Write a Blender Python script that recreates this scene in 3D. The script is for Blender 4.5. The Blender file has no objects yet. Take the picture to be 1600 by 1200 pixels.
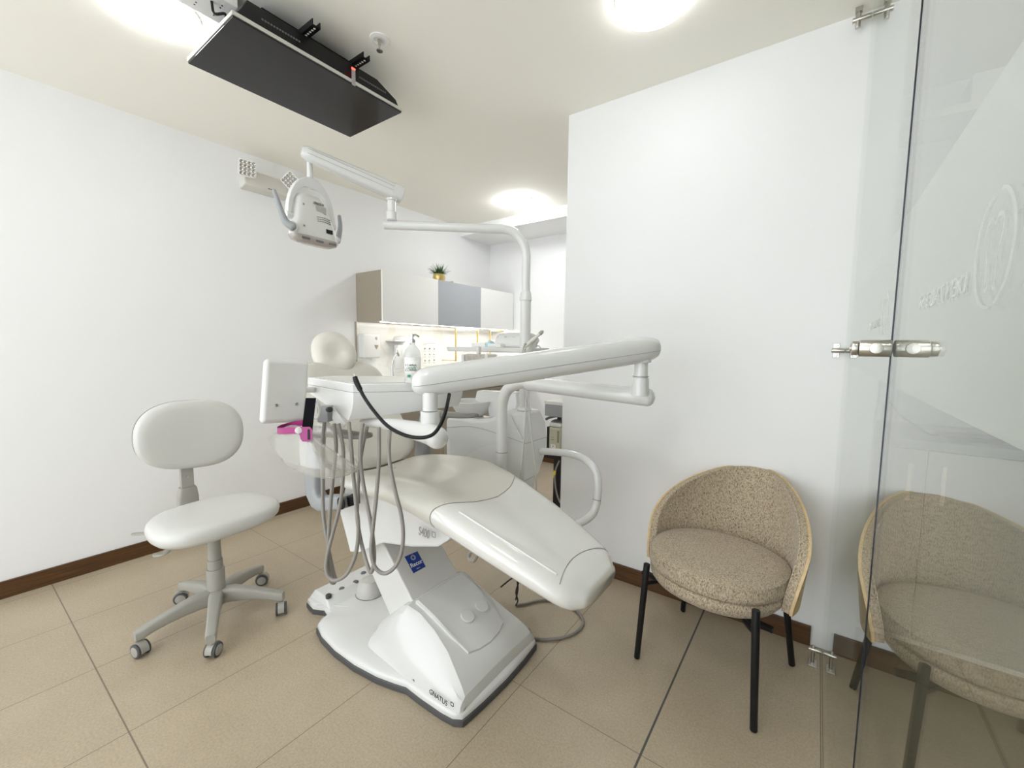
import bpy, bmesh, math, random
from math import sin, cos, pi, radians, sqrt
from mathutils import Vector as V, Matrix

random.seed(4)
S = bpy.context.scene
C = S.collection

# ------------------------------------------------------------------ camera
YAW, PITCH, ROLL, FPX, EYE = 0.62493634, 0.08771711, 0.01185668, 660.394, 1.25
_F = V((-sin(YAW)*cos(PITCH), cos(YAW)*cos(PITCH), -sin(PITCH)))
_r = _F.cross(V((0, 0, 1))).normalized(); _u = _r.cross(_F)
RX = _r*cos(ROLL) + _u*sin(ROLL); UP = -_r*sin(ROLL) + _u*cos(ROLL)
cam = bpy.data.cameras.new('camera'); co = bpy.data.objects.new('camera', cam); C.objects.link(co)
m = Matrix((RX, UP, -_F)).transposed().to_4x4(); m.translation = V((0, 0, EYE)); co.matrix_world = m
cam.sensor_width = 36; cam.lens = FPX/1600*36; cam.clip_start = 0.02
S.camera = co
# ------------------------------------------------------------------ world, exposure
w = bpy.data.worlds.new('world'); S.world = w; w.use_nodes = True
w.node_tree.nodes['Background'].inputs[0].default_value = (0.92, 0.965, 1.0, 1)
w.node_tree.nodes['Background'].inputs[1].default_value = 1.7
S.view_settings.view_transform = 'Standard'; S.view_settings.look = 'None'
S.view_settings.exposure = 0.9; S.view_settings.gamma = 1; S.view_settings.use_curve_mapping = False
LAMP = 11.5
S.cycles.diffuse_bounces = 10; S.cycles.max_bounces = 16; S.cycles.transparent_max_bounces = 16      # emission of the round ceiling lamps
STRIP = 16.0

# ------------------------------------------------------------------ measuring helpers
EYEV = V((0, 0, EYE))
def _ray(px, py): return _F + RX*((px-800)/FPX) + UP*((600-py)/FPX)
def PX(px, py, x): d = _ray(px, py); return EYEV + d*(x/d.x)
def PY(px, py, y): d = _ray(px, py); return EYEV + d*(y/d.y)
def PZ(px, py, z): d = _ray(px, py); return EYEV + d*((z-EYE)/d.z)
def PD(px, py, dist): return EYEV + _ray(px, py)*dist

# ------------------------------------------------------------------ materials
def mat(name, col, rough=0.5, metal=0.0, coat=0.0, spec=0.5, bump=0.0, bscale=200, mottle=0.0, mscale=6, emis=None, est=0, alpha=1, trans=0, sss=0):
    M = bpy.data.materials.new(name); M.use_nodes = True
    nt = M.node_tree; b = nt.nodes['Principled BSDF']
    b.inputs['Base Color'].default_value = (*col, 1); b.inputs['Roughness'].default_value = rough
    b.inputs['Metallic'].default_value = metal; b.inputs['Coat Weight'].default_value = coat
    b.inputs['Coat Roughness'].default_value = 0.08
    b.inputs['Specular IOR Level'].default_value = spec
    b.inputs['Alpha'].default_value = alpha; b.inputs['Transmission Weight'].default_value = trans
    if emis: b.inputs['Emission Color'].default_value = (*emis, 1); b.inputs['Emission Strength'].default_value = est
    tc = nt.nodes.new('ShaderNodeTexCoord')
    if bump:
        n = nt.nodes.new('ShaderNodeTexNoise'); n.inputs['Scale'].default_value = bscale; n.inputs['Detail'].default_value = 3
        bp = nt.nodes.new('ShaderNodeBump'); bp.inputs['Strength'].default_value = bump; bp.inputs['Distance'].default_value = 0.002
        nt.links.new(tc.outputs['Object'], n.inputs['Vector']); nt.links.new(n.outputs['Fac'], bp.inputs['Height'])
        nt.links.new(bp.outputs['Normal'], b.inputs['Normal'])
    if mottle:
        n = nt.nodes.new('ShaderNodeTexNoise'); n.inputs['Scale'].default_value = mscale; n.inputs['Detail'].default_value = 5
        r = nt.nodes.new('ShaderNodeMixRGB'); r.blend_type = 'MIX'
        r.inputs[1].default_value = (*[c*(1-mottle) for c in col], 1); r.inputs[2].default_value = (*[min(1, c*(1+mottle)) for c in col], 1)
        nt.links.new(tc.outputs['Object'], n.inputs['Vector']); nt.links.new(n.outputs['Fac'], r.inputs[0]); nt.links.new(r.outputs[0], b.inputs['Base Color'])
    return M

M = {}
M['wall'] = mat('white wall paint', (0.87, 0.878, 0.888), 0.7, bump=0.08, bscale=160, mottle=0.01, mscale=3)
M['ceiling'] = mat('ceiling paint', (0.93, 0.915, 0.845), 0.8, bump=0.05, bscale=120)
M['soffit'] = M['wall']
M['abs'] = mat('glossy white plastic', (0.71, 0.715, 0.71), 0.22, coat=0.35, mottle=0.01)
M['abs2'] = mat('satin white plastic', (0.70, 0.70, 0.685), 0.38, coat=0.1)
M['abs_warm'] = mat('aged white plastic', (0.70, 0.68, 0.63), 0.4, mottle=0.02)
M['cream'] = mat('cream vinyl', (0.68, 0.66, 0.60), 0.36, coat=0.12, bump=0.12, bscale=260, mottle=0.03, mscale=4)
M['cover'] = mat('clear coated vinyl', (0.74, 0.735, 0.71), 0.14, coat=0.8, mottle=0.01, mscale=6)
M['stool'] = mat('light grey vinyl', (0.64, 0.64, 0.62), 0.38, coat=0.1, bump=0.2, bscale=90, mottle=0.02)
M['padg'] = mat('soft grey pad', (0.24, 0.235, 0.22), 0.5)
M['greyp'] = mat('grey moulded plastic', (0.36, 0.35, 0.315), 0.45, bump=0.1, bscale=400)
M['greym'] = mat('blue grey painted metal', (0.31, 0.325, 0.34), 0.4, coat=0.1)
M['greyd'] = mat('dark grey plastic', (0.13, 0.13, 0.135), 0.4)
M['hose'] = mat('grey silicone hose', (0.25, 0.235, 0.215), 0.45)
M['hosel'] = mat('pale grey hose', (0.55, 0.54, 0.51), 0.4)
M['black'] = mat('black plastic', (0.008, 0.008, 0.009), 0.4, spec=0.25)
M['cloth'] = mat('black elastic strap', (0.006, 0.006, 0.008), 0.9, spec=0.1)
M['blackm'] = mat('black powder coated steel', (0.008, 0.008, 0.009), 0.42, spec=0.3)
M['rubber'] = mat('dark grey rubber', (0.075, 0.075, 0.078), 0.6)
M['screen'] = mat('black glass screen', (0.018, 0.017, 0.018), 0.14, spec=0.28)
M['steel'] = mat('brushed stainless steel', (0.55, 0.53, 0.49), 0.28, metal=1, bump=0.05, bscale=500)
M['chrome'] = mat('chrome', (0.75, 0.75, 0.74), 0.12, metal=1)
M['silver'] = mat('silver trim', (0.62, 0.61, 0.58), 0.3, metal=0.4)
M['gold'] = mat('brushed gold', (0.72, 0.55, 0.22), 0.3, metal=0.9)
M['taupe'] = mat('taupe laminate', (0.33, 0.285, 0.225), 0.45, mottle=0.03, mscale=20)
M['whitelam'] = mat('white laminate', (0.88, 0.88, 0.865), 0.3)
M['greylam'] = mat('grey lacquered glass', (0.42, 0.44, 0.47), 0.25, coat=0.2)
M['blue'] = mat('blue sticker', (0.01, 0.045, 0.30), 0.35)
M['white'] = mat('white print', (0.85, 0.85, 0.85), 0.5)
M['ink'] = mat('black print', (0.02, 0.02, 0.02), 0.5)
M['inkg'] = mat('grey print', (0.28, 0.27, 0.25), 0.5)
M['green'] = mat('green print', (0.05, 0.35, 0.20), 0.5)
M['paper'] = mat('white paper', (0.84, 0.84, 0.82), 0.7)
M['pblue'] = mat('pale blue paper', (0.42, 0.68, 0.78), 0.7)
M['pink'] = mat('magenta plastic', (0.33, 0.018, 0.17), 0.35)
M['leaf'] = mat('plant leaf', (0.035, 0.11, 0.03), 0.5, mottle=0.3, mscale=30)
M['liquid'] = mat('clouded soap bottle plastic', (0.56, 0.55, 0.42), 0.35)
M['yellow'] = mat('yellow tag', (0.75, 0.6, 0.05), 0.5)
M['red'] = mat('red indicator', (0.8, 0.02, 0.02), 0.3, emis=(1, 0.05, 0.03), est=3)
M['stick'] = mat('frosted stick plastic', (0.6, 0.55, 0.55), 0.3, alpha=0.6)
M['frame'] = mat('lamp frame white', (0.85, 0.85, 0.84), 0.4)
M['lens'] = mat('smoky lamp lens', (0.42, 0.38, 0.35), 0.08, coat=0.6)
M['label'] = mat('grey label foil', (0.42, 0.41, 0.39), 0.35, mottle=0.25, mscale=150)
M['reflector'] = mat('faceted lamp reflector', (0.50, 0.48, 0.44), 0.15, metal=0.6)
M['wrap'] = mat('crinkled plastic wrap', (0.45, 0.42, 0.38), 0.12, coat=0.5, bump=1.0, bscale=60, mottle=0.35, mscale=70)
M['line'] = mat('seam line', (0.30, 0.29, 0.26), 0.6)
M['greydoor'] = mat('light grey laminate', (0.52, 0.52, 0.49), 0.4)
M['pull'] = mat('cream handle', (0.90, 0.80, 0.70), 0.5)

def emit(name, col, st):
    m_ = bpy.data.materials.new(name); m_.use_nodes = True; nt = m_.node_tree; nt.nodes.clear()
    e = nt.nodes.new('ShaderNodeEmission'); e.inputs[0].default_value = (*col, 1); e.inputs[1].default_value = st
    o = nt.nodes.new('ShaderNodeOutputMaterial'); nt.links.new(e.outputs[0], o.inputs[0]); return m_
M['lamp'] = emit('lit lamp diffuser', (0.975, 0.99, 1.0), LAMP)
M['lamp_soft'] = emit('softly lit lamp diffuser', (0.975, 0.99, 1.0), LAMP*.42)
M['lamp_far'] = emit('lit lamp diffuser at the far end', (0.975, 0.99, 1.0), LAMP*2.35)
M['lamp_left'] = emit('lit lamp diffuser by the screen', (0.975, 0.99, 1.0), LAMP*.72)
M['lamp_fill'] = emit('added fill lamp diffuser', (0.975, 0.99, 1.0), LAMP*2.1)  # for the added fill lamp above the camera
M['strip'] = emit('lit strip diffuser', (1.0, 0.97, 0.90), STRIP)

def node_math(nt, op, a, b=None, clamp=False):
    n = nt.nodes.new('ShaderNodeMath'); n.operation = op; n.use_clamp = clamp
    for i, v in enumerate((a, b)):
        if v is None: continue
        if isinstance(v, (int, float)): n.inputs[i].default_value = v
        else: nt.links.new(v, n.inputs[i])
    return n.outputs[0]

def floor_material():
    m_ = bpy.data.materials.new('porcelain floor tiles'); m_.use_nodes = True; nt = m_.node_tree; b = nt.nodes['Principled BSDF']
    g = nt.nodes.new('ShaderNodeNewGeometry'); sx = nt.nodes.new('ShaderNodeSeparateXYZ'); nt.links.new(g.outputs['Position'], sx.inputs[0])
    X, Y = sx.outputs[0], sx.outputs[1]
    def grid(c, off, step, wd):
        f = node_math(nt, 'FRACT', node_math(nt, 'ADD', node_math(nt, 'DIVIDE', node_math(nt, 'SUBTRACT', c, off), step), 100.5))
        return node_math(nt, 'LESS_THAN', node_math(nt, 'ABSOLUTE', node_math(nt, 'SUBTRACT', f, 0.5)), wd/step/2)
    g1 = grid(X, -0.3695, 0.4517, 0.0022); g2 = grid(Y, 0.305, 0.908, 0.0026)
    wide = node_math(nt, 'LESS_THAN', node_math(nt, 'ABSOLUTE', node_math(nt, 'ADD', X, 0.3695)), 0.0034)
    tan_ = node_math(nt, 'LESS_THAN', node_math(nt, 'ABSOLUTE', node_math(nt, 'SUBTRACT', Y, 0.305)), 0.0022)
    n1 = nt.nodes.new('ShaderNodeTexNoise'); n1.inputs['Scale'].default_value = 2.2; n1.inputs['Detail'].default_value = 6; n1.inputs['Roughness'].default_value = 0.65
    n2 = nt.nodes.new('ShaderNodeTexNoise'); n2.inputs['Scale'].default_value = 140; n2.inputs['Detail'].default_value = 3
    for n in (n1, n2): nt.links.new(g.outputs['Position'], n.inputs['Vector'])
    r1 = nt.nodes.new('ShaderNodeValToRGB'); r1.color_ramp.elements[0].position = 0.3; r1.color_ramp.elements[1].position = 0.72
    r1.color_ramp.elements[0].color = (0.395, 0.325, 0.232, 1); r1.color_ramp.elements[1].color = (0.475, 0.40, 0.295, 1)
    nt.links.new(n1.outputs['Fac'], r1.inputs[0])
    mx = nt.nodes.new('ShaderNodeMixRGB'); mx.blend_type = 'OVERLAY'; mx.inputs[0].default_value = 0.28
    nt.links.new(r1.outputs[0], mx.inputs[1]); nt.links.new(n2.outputs['Fac'], mx.inputs[2])
    cur = mx.outputs[0]
    for fac, col in ((g1, (0.14, 0.11, 0.075, 1)), (g2, (0.22, 0.17, 0.12, 1)), (tan_, (0.21, 0.165, 0.12, 1)), (wide, (0.085, 0.08, 0.078, 1))):
        q = nt.nodes.new('ShaderNodeMixRGB'); nt.links.new(fac, q.inputs[0]); nt.links.new(cur, q.inputs[1]); q.inputs[2].default_value = col; cur = q.outputs[0]
    nt.links.new(cur, b.inputs['Base Color']); b.inputs['Roughness'].default_value = 0.42; b.inputs['Specular IOR Level'].default_value = 0.4
    bp = nt.nodes.new('ShaderNodeBump'); bp.inputs['Strength'].default_value = 0.06; bp.inputs['Distance'].default_value = 0.001
    nt.links.new(n2.outputs['Fac'], bp.inputs['Height']); nt.links.new(bp.outputs['Normal'], b.inputs['Normal'])
    return m_
M['floor'] = floor_material()

def wood_material(name, dark, light, axis):
    m_ = bpy.data.materials.new(name); m_.use_nodes = True; nt = m_.node_tree; b = nt.nodes['Principled BSDF']
    tc = nt.nodes.new('ShaderNodeTexCoord'); mp = nt.nodes.new('ShaderNodeMapping')
    mp.inputs['Scale'].default_value = (3, 60, 60) if axis == 'x' else ((60, 3, 60) if axis == 'y' else (60, 60, 3))
    n = nt.nodes.new('ShaderNodeTexNoise'); n.inputs['Scale'].default_value = 1.6; n.inputs['Detail'].default_value = 7; n.inputs['Distortion'].default_value = 0.4
    r = nt.nodes.new('ShaderNodeValToRGB'); r.color_ramp.elements[0].position = 0.32; r.color_ramp.elements[1].position = 0.7
    r.color_ramp.elements[0].color = (*dark, 1); r.color_ramp.elements[1].color = (*light, 1)
    nt.links.new(tc.outputs['Object'], mp.inputs[0]); nt.links.new(mp.outputs[0], n.inputs['Vector']); nt.links.new(n.outputs['Fac'], r.inputs[0])
    nt.links.new(r.outputs[0], b.inputs['Base Color']); b.inputs['Roughness'].default_value = 0.42
    return m_
M['woodx'] = wood_material('dark stained wood along x', (0.055, 0.022, 0.006), (0.115, 0.052, 0.015), 'x')
M['woody'] = wood_material('dark stained wood along y', (0.055, 0.022, 0.006), (0.115, 0.052, 0.015), 'y')
M['ash'] = wood_material('pale ash plywood', (0.55, 0.40, 0.20), (0.70, 0.53, 0.30), 'z')

def marble_material():
    m_ = bpy.data.materials.new('veined marble'); m_.use_nodes = True; nt = m_.node_tree; b = nt.nodes['Principled BSDF']
    tc = nt.nodes.new('ShaderNodeTexCoord')
    n = nt.nodes.new('ShaderNodeTexNoise'); n.inputs['Scale'].default_value = 1.8; n.inputs['Detail'].default_value = 9; n.inputs['Distortion'].default_value = 1.2
    r = nt.nodes.new('ShaderNodeValToRGB'); e = r.color_ramp.elements
    e[0].position = 0.47; e[0].color = (0.88, 0.88, 0.86, 1); e[1].position = 0.535; e[1].color = (0.88, 0.88, 0.86, 1)
    k = e.new(0.503); k.color = (0.82, 0.80, 0.74, 1)
    nt.links.new(tc.outputs['Object'], n.inputs['Vector']); nt.links.new(n.outputs['Fac'], r.inputs[0]); nt.links.new(r.outputs[0], b.inputs['Base Color'])
    b.inputs['Roughness'].default_value = 0.15
    return m_
M['marble'] = marble_material()

def tweed_material():
    m_ = bpy.data.materials.new('beige tweed upholstery'); m_.use_nodes = True; nt = m_.node_tree; b = nt.nodes['Principled BSDF']
    tc = nt.nodes.new('ShaderNodeTexCoord')
    mp = nt.nodes.new('ShaderNodeMapping'); mp.inputs['Scale'].default_value = (1, 1, 0.45); nt.links.new(tc.outputs['Object'], mp.inputs[0])
    n = nt.nodes.new('ShaderNodeTexNoise'); n.inputs['Scale'].default_value = 260; n.inputs['Detail'].default_value = 4; n.inputs['Roughness'].default_value = 0.7
    r = nt.nodes.new('ShaderNodeValToRGB'); e = r.color_ramp.elements
    e[0].position = 0.36; e[0].color = (0.135, 0.098, 0.064, 1); e[1].position = 0.60; e[1].color = (0.56, 0.47, 0.35, 1)
    k = e.new(0.46); k.color = (0.38, 0.305, 0.215, 1)
    nt.links.new(mp.outputs[0], n.inputs['Vector']); nt.links.new(n.outputs['Fac'], r.inputs[0]); nt.links.new(r.outputs[0], b.inputs['Base Color'])
    b.inputs['Roughness'].default_value = 0.9; b.inputs['Sheen Weight'].default_value = 0.2
    bp = nt.nodes.new('ShaderNodeBump'); bp.inputs['Strength'].default_value = 0.5; bp.inputs['Distance'].default_value = 0.002
    nt.links.new(n.outputs['Fac'], bp.inputs['Height']); nt.links.new(bp.outputs['Normal'], b.inputs['Normal'])
    return m_
M['tweed'] = tweed_material()

def sheet_material(name, tint, r0=0.04, body=None, bodyfac=0.0, rough=0.0, rmax=0.96):
    """thin clear sheet: see-through by a tint, mirror-like by Schlick's law at each face, optional milky body"""
    m_ = bpy.data.materials.new(name); m_.use_nodes = True; nt = m_.node_tree; nt.nodes.clear()
    g = nt.nodes.new('ShaderNodeNewGeometry')
    vm = nt.nodes.new('ShaderNodeVectorMath'); vm.operation = 'DOT_PRODUCT'
    nt.links.new(g.outputs['Normal'], vm.inputs[0]); nt.links.new(g.outputs['Incoming'], vm.inputs[1])
    c = node_math(nt, 'ABSOLUTE', vm.outputs['Value'])
    p5 = node_math(nt, 'POWER', node_math(nt, 'SUBTRACT', 1.0, c, True), 5.0)
    fac = node_math(nt, 'ADD', node_math(nt, 'MULTIPLY', p5, rmax-r0), r0)
    t = nt.nodes.new('ShaderNodeBsdfTransparent'); t.inputs[0].default_value = (*tint, 1)
    gl = nt.nodes.new('ShaderNodeBsdfGlossy'); gl.inputs['Roughness'].default_value = rough; gl.inputs['Color'].default_value = (0.96, 0.97, 0.96, 1)
    base = t.outputs[0]
    if body:
        d = nt.nodes.new('ShaderNodeBsdfDiffuse'); d.inputs[0].default_value = (*body, 1)
        tl = nt.nodes.new('ShaderNodeBsdfTranslucent'); tl.inputs[0].default_value = (*body, 1)
        a = nt.nodes.new('ShaderNodeMixShader'); a.inputs[0].default_value = 0.5; nt.links.new(d.outputs[0], a.inputs[1]); nt.links.new(tl.outputs[0], a.inputs[2])
        b = nt.nodes.new('ShaderNodeMixShader'); b.inputs[0].default_value = bodyfac; nt.links.new(base, b.inputs[1]); nt.links.new(a.outputs[0], b.inputs[2]); base = b.outputs[0]
    mx = nt.nodes.new('ShaderNodeMixShader'); nt.links.new(fac, mx.inputs[0]); nt.links.new(base, mx.inputs[1]); nt.links.new(gl.outputs[0], mx.inputs[2])
    o = nt.nodes.new('ShaderNodeOutputMaterial'); nt.links.new(mx.outputs[0], o.inputs[0]); return m_
M['glass'] = sheet_material('clear door glass', (0.965, 0.98, 0.965), rmax=1.0)
M['glassedge'] = mat('dark glass edge', (0.01, 0.012, 0.022), 0.2)
M['film'] = sheet_material('frosted glass film', (0.9, 0.92, 0.9), 0.02, (0.70, 0.71, 0.69), 0.80, 0.25, 0.25)
M['filmlogo'] = sheet_material('cut logo in film', (0.95, 0.96, 0.95), 0.02, (0.95, 0.95, 0.94), 0.32, 0.3, 0.3)
M['visor'] = sheet_material('clear visor plastic', (0.93, 0.925, 0.91), 0.07, (0.80, 0.79, 0.76), 0.23, 0.06)
M['bottle'] = sheet_material('clear bottle plastic', (0.97, 0.98, 0.98), 0.05, (0.86, 0.87, 0.88), 0.42, 0.05)

# ------------------------------------------------------------------ mesh helpers
def catmull(pts, sub=6):
    pts = [V(p) for p in pts]
    if len(pts) < 3 or sub <= 1: return pts
    out = []
    for i in range(len(pts)-1):
        p0 = pts[i-1] if i > 0 else pts[0]*2-pts[1]
        p1, p2 = pts[i], pts[i+1]
        p3 = pts[i+2] if i+2 < len(pts) else pts[-1]*2-pts[-2]
        for k in range(sub):
            t = k/sub
            out.append(0.5*((2*p1) + (p2-p0)*t + (2*p0-5*p1+4*p2-p3)*t*t + (3*p1-p0-3*p2+p3)*t**3))
    out.append(pts[-1]); return out
def lerp(a, b, t): return a+(b-a)*t
def interp(xs, ys, x):
    if x <= xs[0]: return ys[0]
    for i in range(len(xs)-1):
        if x <= xs[i+1]: return lerp(ys[i], ys[i+1], (x-xs[i])/(xs[i+1]-xs[i]))
    return ys[-1]
def ring(c, u, v, a, b, p=2.0, n=24):
    out = []
    for i in range(n):
        t = 2*pi*i/n; cc, ss = cos(t), sin(t)
        out.append(V(c) + V(u)*(a*math.copysign(abs(cc)**(2/p), cc)) + V(v)*(b*math.copysign(abs(ss)**(2/p), ss)))
    return out
ID3 = Matrix.Identity(3)

class MB:
    def __init__(s): s.bm = bmesh.new()
    def loft(s, rings, caps=True, closed=True, loop=False):
        vs = [[s.bm.verts.new(p) for p in r] for r in rings]
        n = len(vs[0]); m_ = len(vs)
        for i in range(m_ if loop else m_-1):
            A, B = vs[i], vs[(i+1) % m_]
            for j in range(n if closed else n-1):
                k = (j+1) % n
                s.bm.faces.new((A[j], A[k], B[k], B[j]))
        if caps and not loop:
            s.bm.faces.new(list(reversed(vs[0]))); s.bm.faces.new(vs[-1])
        return s
    def box(s, c, d, R=ID3):
        c = V(c); hx, hy, hz = d[0]/2, d[1]/2, d[2]/2
        q = lambda z: [c+R@V((-hx, -hy, z)), c+R@V((hx, -hy, z)), c+R@V((hx, hy, z)), c+R@V((-hx, hy, z))]
        return s.loft([q(-hz), q(hz)])
    def bb(s, x0, x1, y0, y1, z0, z1): return s.box(((x0+x1)/2, (y0+y1)/2, (z0+z1)/2), (abs(x1-x0), abs(y1-y0), abs(z1-z0)))
    def prism(s, a, off):
        off = V(off); return s.loft([[V(p) for p in a], [V(p)+off for p in a]])
    def prism2(s, a, b): return s.loft([[V(p) for p in a], [V(p) for p in b]])
    def cyl(s, p0, p1, r0, r1=None, n=28, bev=0.0):
        p0, p1 = V(p0), V(p1); r1 = r0 if r1 is None else r1
        d = (p1-p0).normalized(); L = (p1-p0).length
        u = d.orthogonal().normalized(); v = d.cross(u)
        st = [(0, r0), (L, r1)]
        if bev: st = [(0, r0-bev), (bev*.3, r0-bev*.3), (bev, r0), (L-bev, r1), (L-bev*.3, r1-bev*.3), (L, r1-bev)]
        return s.loft([ring(p0+d*t, u, v, r, r, 2, n) for t, r in st])
    def tube(s, pts, r, n=12, sub=6, round_ends=False):
        rr = r if isinstance(r, (list, tuple)) else [r]*len(pts)
        P = catmull(pts, sub); m_ = len(P)
        R = [interp(list(range(len(rr))), list(rr), i*(len(rr)-1)/(m_-1)) for i in range(m_)]
        T = [(P[min(i+1, m_-1)]-P[max(i-1, 0)]).normalized() for i in range(m_)]
        u = T[0].orthogonal().normalized(); rings = []
        for i in range(m_):
            u = (u - T[i]*u.dot(T[i])).normalized(); v = T[i].cross(u)
            if round_ends and i == 0:
                for k in (0.25, 0.65, 0.9): rings.append(ring(P[0]-T[0]*R[0]*sqrt(1-k*k)*0.8, u, v, R[0]*k, R[0]*k, 2, n))
            rings.append(ring(P[i], u, v, R[i], R[i], 2, n))
            if round_ends and i == m_-1:
                for k in (0.9, 0.65, 0.25): rings.append(ring(P[i]+T[i]*R[i]*sqrt(1-k*k)*0.8, u, v, R[i]*k, R[i]*k, 2, n))
        return s.loft(rings)
    def lathe(s, c, prof, R=ID3, n=32):
        c = V(c)
        return s.loft([[c+R@V((r*cos(2*pi*j/n), r*sin(2*pi*j/n), z)) for j in range(n)] for r, z in prof])
    def ball(s, c, r, R=ID3, n=24, m=14, p=2.0):
        if isinstance(r, (int, float)): r = (r, r, r)
        c = V(c); rings = []
        for i in range(1, m):
            a = -pi/2+pi*i/m; k = cos(a)
            rings.append([c+R@V((r[0]*k*cos(2*pi*j/n), r[1]*k*sin(2*pi*j/n), r[2]*math.copysign(abs(sin(a))**(2/p), sin(a)))) for j in range(n)])
        return s.loft(rings)
    def sheet(s, grid):
        vs = [[s.bm.verts.new(p) for p in r] for r in grid]
        for i in range(len(vs)-1):
            for j in range(len(vs[0])-1): s.bm.faces.new((vs[i][j], vs[i][j+1], vs[i+1][j+1], vs[i+1][j]))
        return s

WM = {}
def obj(name, mb, material, parent=None, bevel=0.0, seg=3, ang=38, label=None, solid=0.0):
    bm = mb.bm
    bmesh.ops.recalc_face_normals(bm, faces=bm.faces)
    if parent is not None:
        inv = WM[parent.name].inverted(); bm.transform(inv)
    me = bpy.data.meshes.new(name)
    for f in bm.faces: f.smooth = True
    if not bevel:
        a = radians(ang)
        for e in bm.edges:
            if len(e.link_faces) == 2 and e.calc_face_angle(0) > a: e.smooth = False
    bm.to_mesh(me); bm.free()
    o = bpy.data.objects.new(name, me); C.objects.link(o)
    me.materials.append(material)
    if parent is not None: o.parent = parent; WM[o.name] = WM[parent.name]
    else: WM[o.name] = Matrix.Identity(4)
    if solid:
        k = o.modifiers.new('solid', 'SOLIDIFY'); k.thickness = solid; k.offset = 0
    if bevel:
        k = o.modifiers.new('bevel', 'BEVEL'); k.width = bevel; k.segments = seg; k.limit_method = 'ANGLE'; k.angle_limit = radians(32); k.harden_normals = True
    if label: o['label'] = label
    return o
def tag(o, label, cat, group=None):
    o['label'] = label; o['category'] = cat
    if group: o['group'] = group
    return o
def thing(name, loc, label, cat, rz=0.0, group=None):
    o = bpy.data.objects.new(name, None); C.objects.link(o); o.empty_display_size = 0.05
    o.location = loc; o.rotation_euler = (0, 0, rz)
    WM[o.name] = Matrix.Translation(V(loc)) @ Matrix.Rotation(rz, 4, 'Z')
    return tag(o, label, cat, group)
def struct(name, mb, m_, bevel=0.0):
    o = obj(name, mb, m_, None, bevel); o['kind'] = 'structure'; return o
def text(name, s, size, at, xd, yd, m_, parent, align='CENTER', ext=0.0004, sx=1.0, bold=0.0, label=None):
    cu = bpy.data.curves.new(name, 'FONT'); cu.body = s; cu.size = size; cu.align_x = align; cu.align_y = 'CENTER'; cu.extrude = ext; cu.offset = bold
    t = bpy.data.objects.new(name+'_tmp', cu); C.objects.link(t)
    me = bpy.data.meshes.new_from_object(t); bpy.data.objects.remove(t)
    xd = V(xd).normalized(); yd = (V(yd)-xd*V(yd).dot(xd)).normalized(); zd = xd.cross(yd)
    T = Matrix((xd*sx, yd, zd)).transposed().to_4x4(); T.translation = V(at)
    me.transform(WM[parent.name].inverted() @ T)
    me.materials.clear(); me.materials.append(m_)
    o = bpy.data.objects.new(name, me); C.objects.link(o); o.parent = parent; WM[o.name] = WM[parent.name]
    if label: o['label'] = label
    return o
def copy_part(src, parent, delta=None):
    c = src.copy(); C.objects.link(c); c.parent = parent; WM[c.name] = WM[parent.name]
    if delta is not None: c.location = src.location + V(delta)
    return c

# ================================================================== THE ROOM
XL, YR, YB, ZC = -3.15, 2.13, 3.905, 2.505       # left wall, chair wall, back wall, ceiling
YF, XR = -1.9, 2.1                                # unseen added wall behind the camera, far wall of next room
GX = 0.085                                        # glass partition
struct('floor', MB().bb(XL-.1, XR+.1, YF-.1, YB+.1, -.1, 0), M['floor'])
struct('ceiling', MB().bb(XL-.1, XR+.1, YF-.1, YB+.1, ZC, ZC+.1), M['ceiling'])
struct('wall_left', MB().bb(XL-.1, XL, YF-.1, YB+.1, 0, ZC), M['wall'])
struct('wall_back', MB().bb(XL, XR, YB, YB+.1, 0, ZC), M['wall'])
struct('unseen_dimming_wall', MB().bb(.15, XR, YF-.1, YF, 0, ZC), M['wall'])  # unseen wall put in to darken the room beyond the glass
struct('unseen_side_blocker', MB().bb(GX-.03, GX+.05, YF, -.56, 0, ZC), M['wall'])  # added blocker, keeps light out of the next room
struct('wall_far_right', MB().bb(XR, XR+.1, YF-.1, YB+.1, 0, ZC), M['wall'])
struct('wall_right', MB().bb(-1.176, .19, YR, YR+.14, 0, ZC), M['wall'])
struct('wall_partition', MB().bb(.13, .19, YR+.14, YB, 0, ZC), M['wall'])
struct('trim_1', MB().bb(XL, .13, 3.40, YB, 2.41, ZC), M['soffit'])
struct('baseboard_left', MB().bb(XL, XL+.014, YF, YB, 0, .085), M['woody'], .002)
struct('baseboard_right', MB().bb(-1.176, .046, YR-.014, YR, 0, .085), M['woodx'], .002)
struct('baseboard_back', MB().bb(-2.5, .12, YB-.014, YB, 0, .085), M['woodx'], .002)
struct('trim_2', MB().bb(XL, XL+.012, 2.12, YB, .90, 1.445), M['marble'])
struct('trim_3', MB().bb(XL, XL+.016, 2.112, 2.12, .90, 1.445), M['taupe'])

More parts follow.
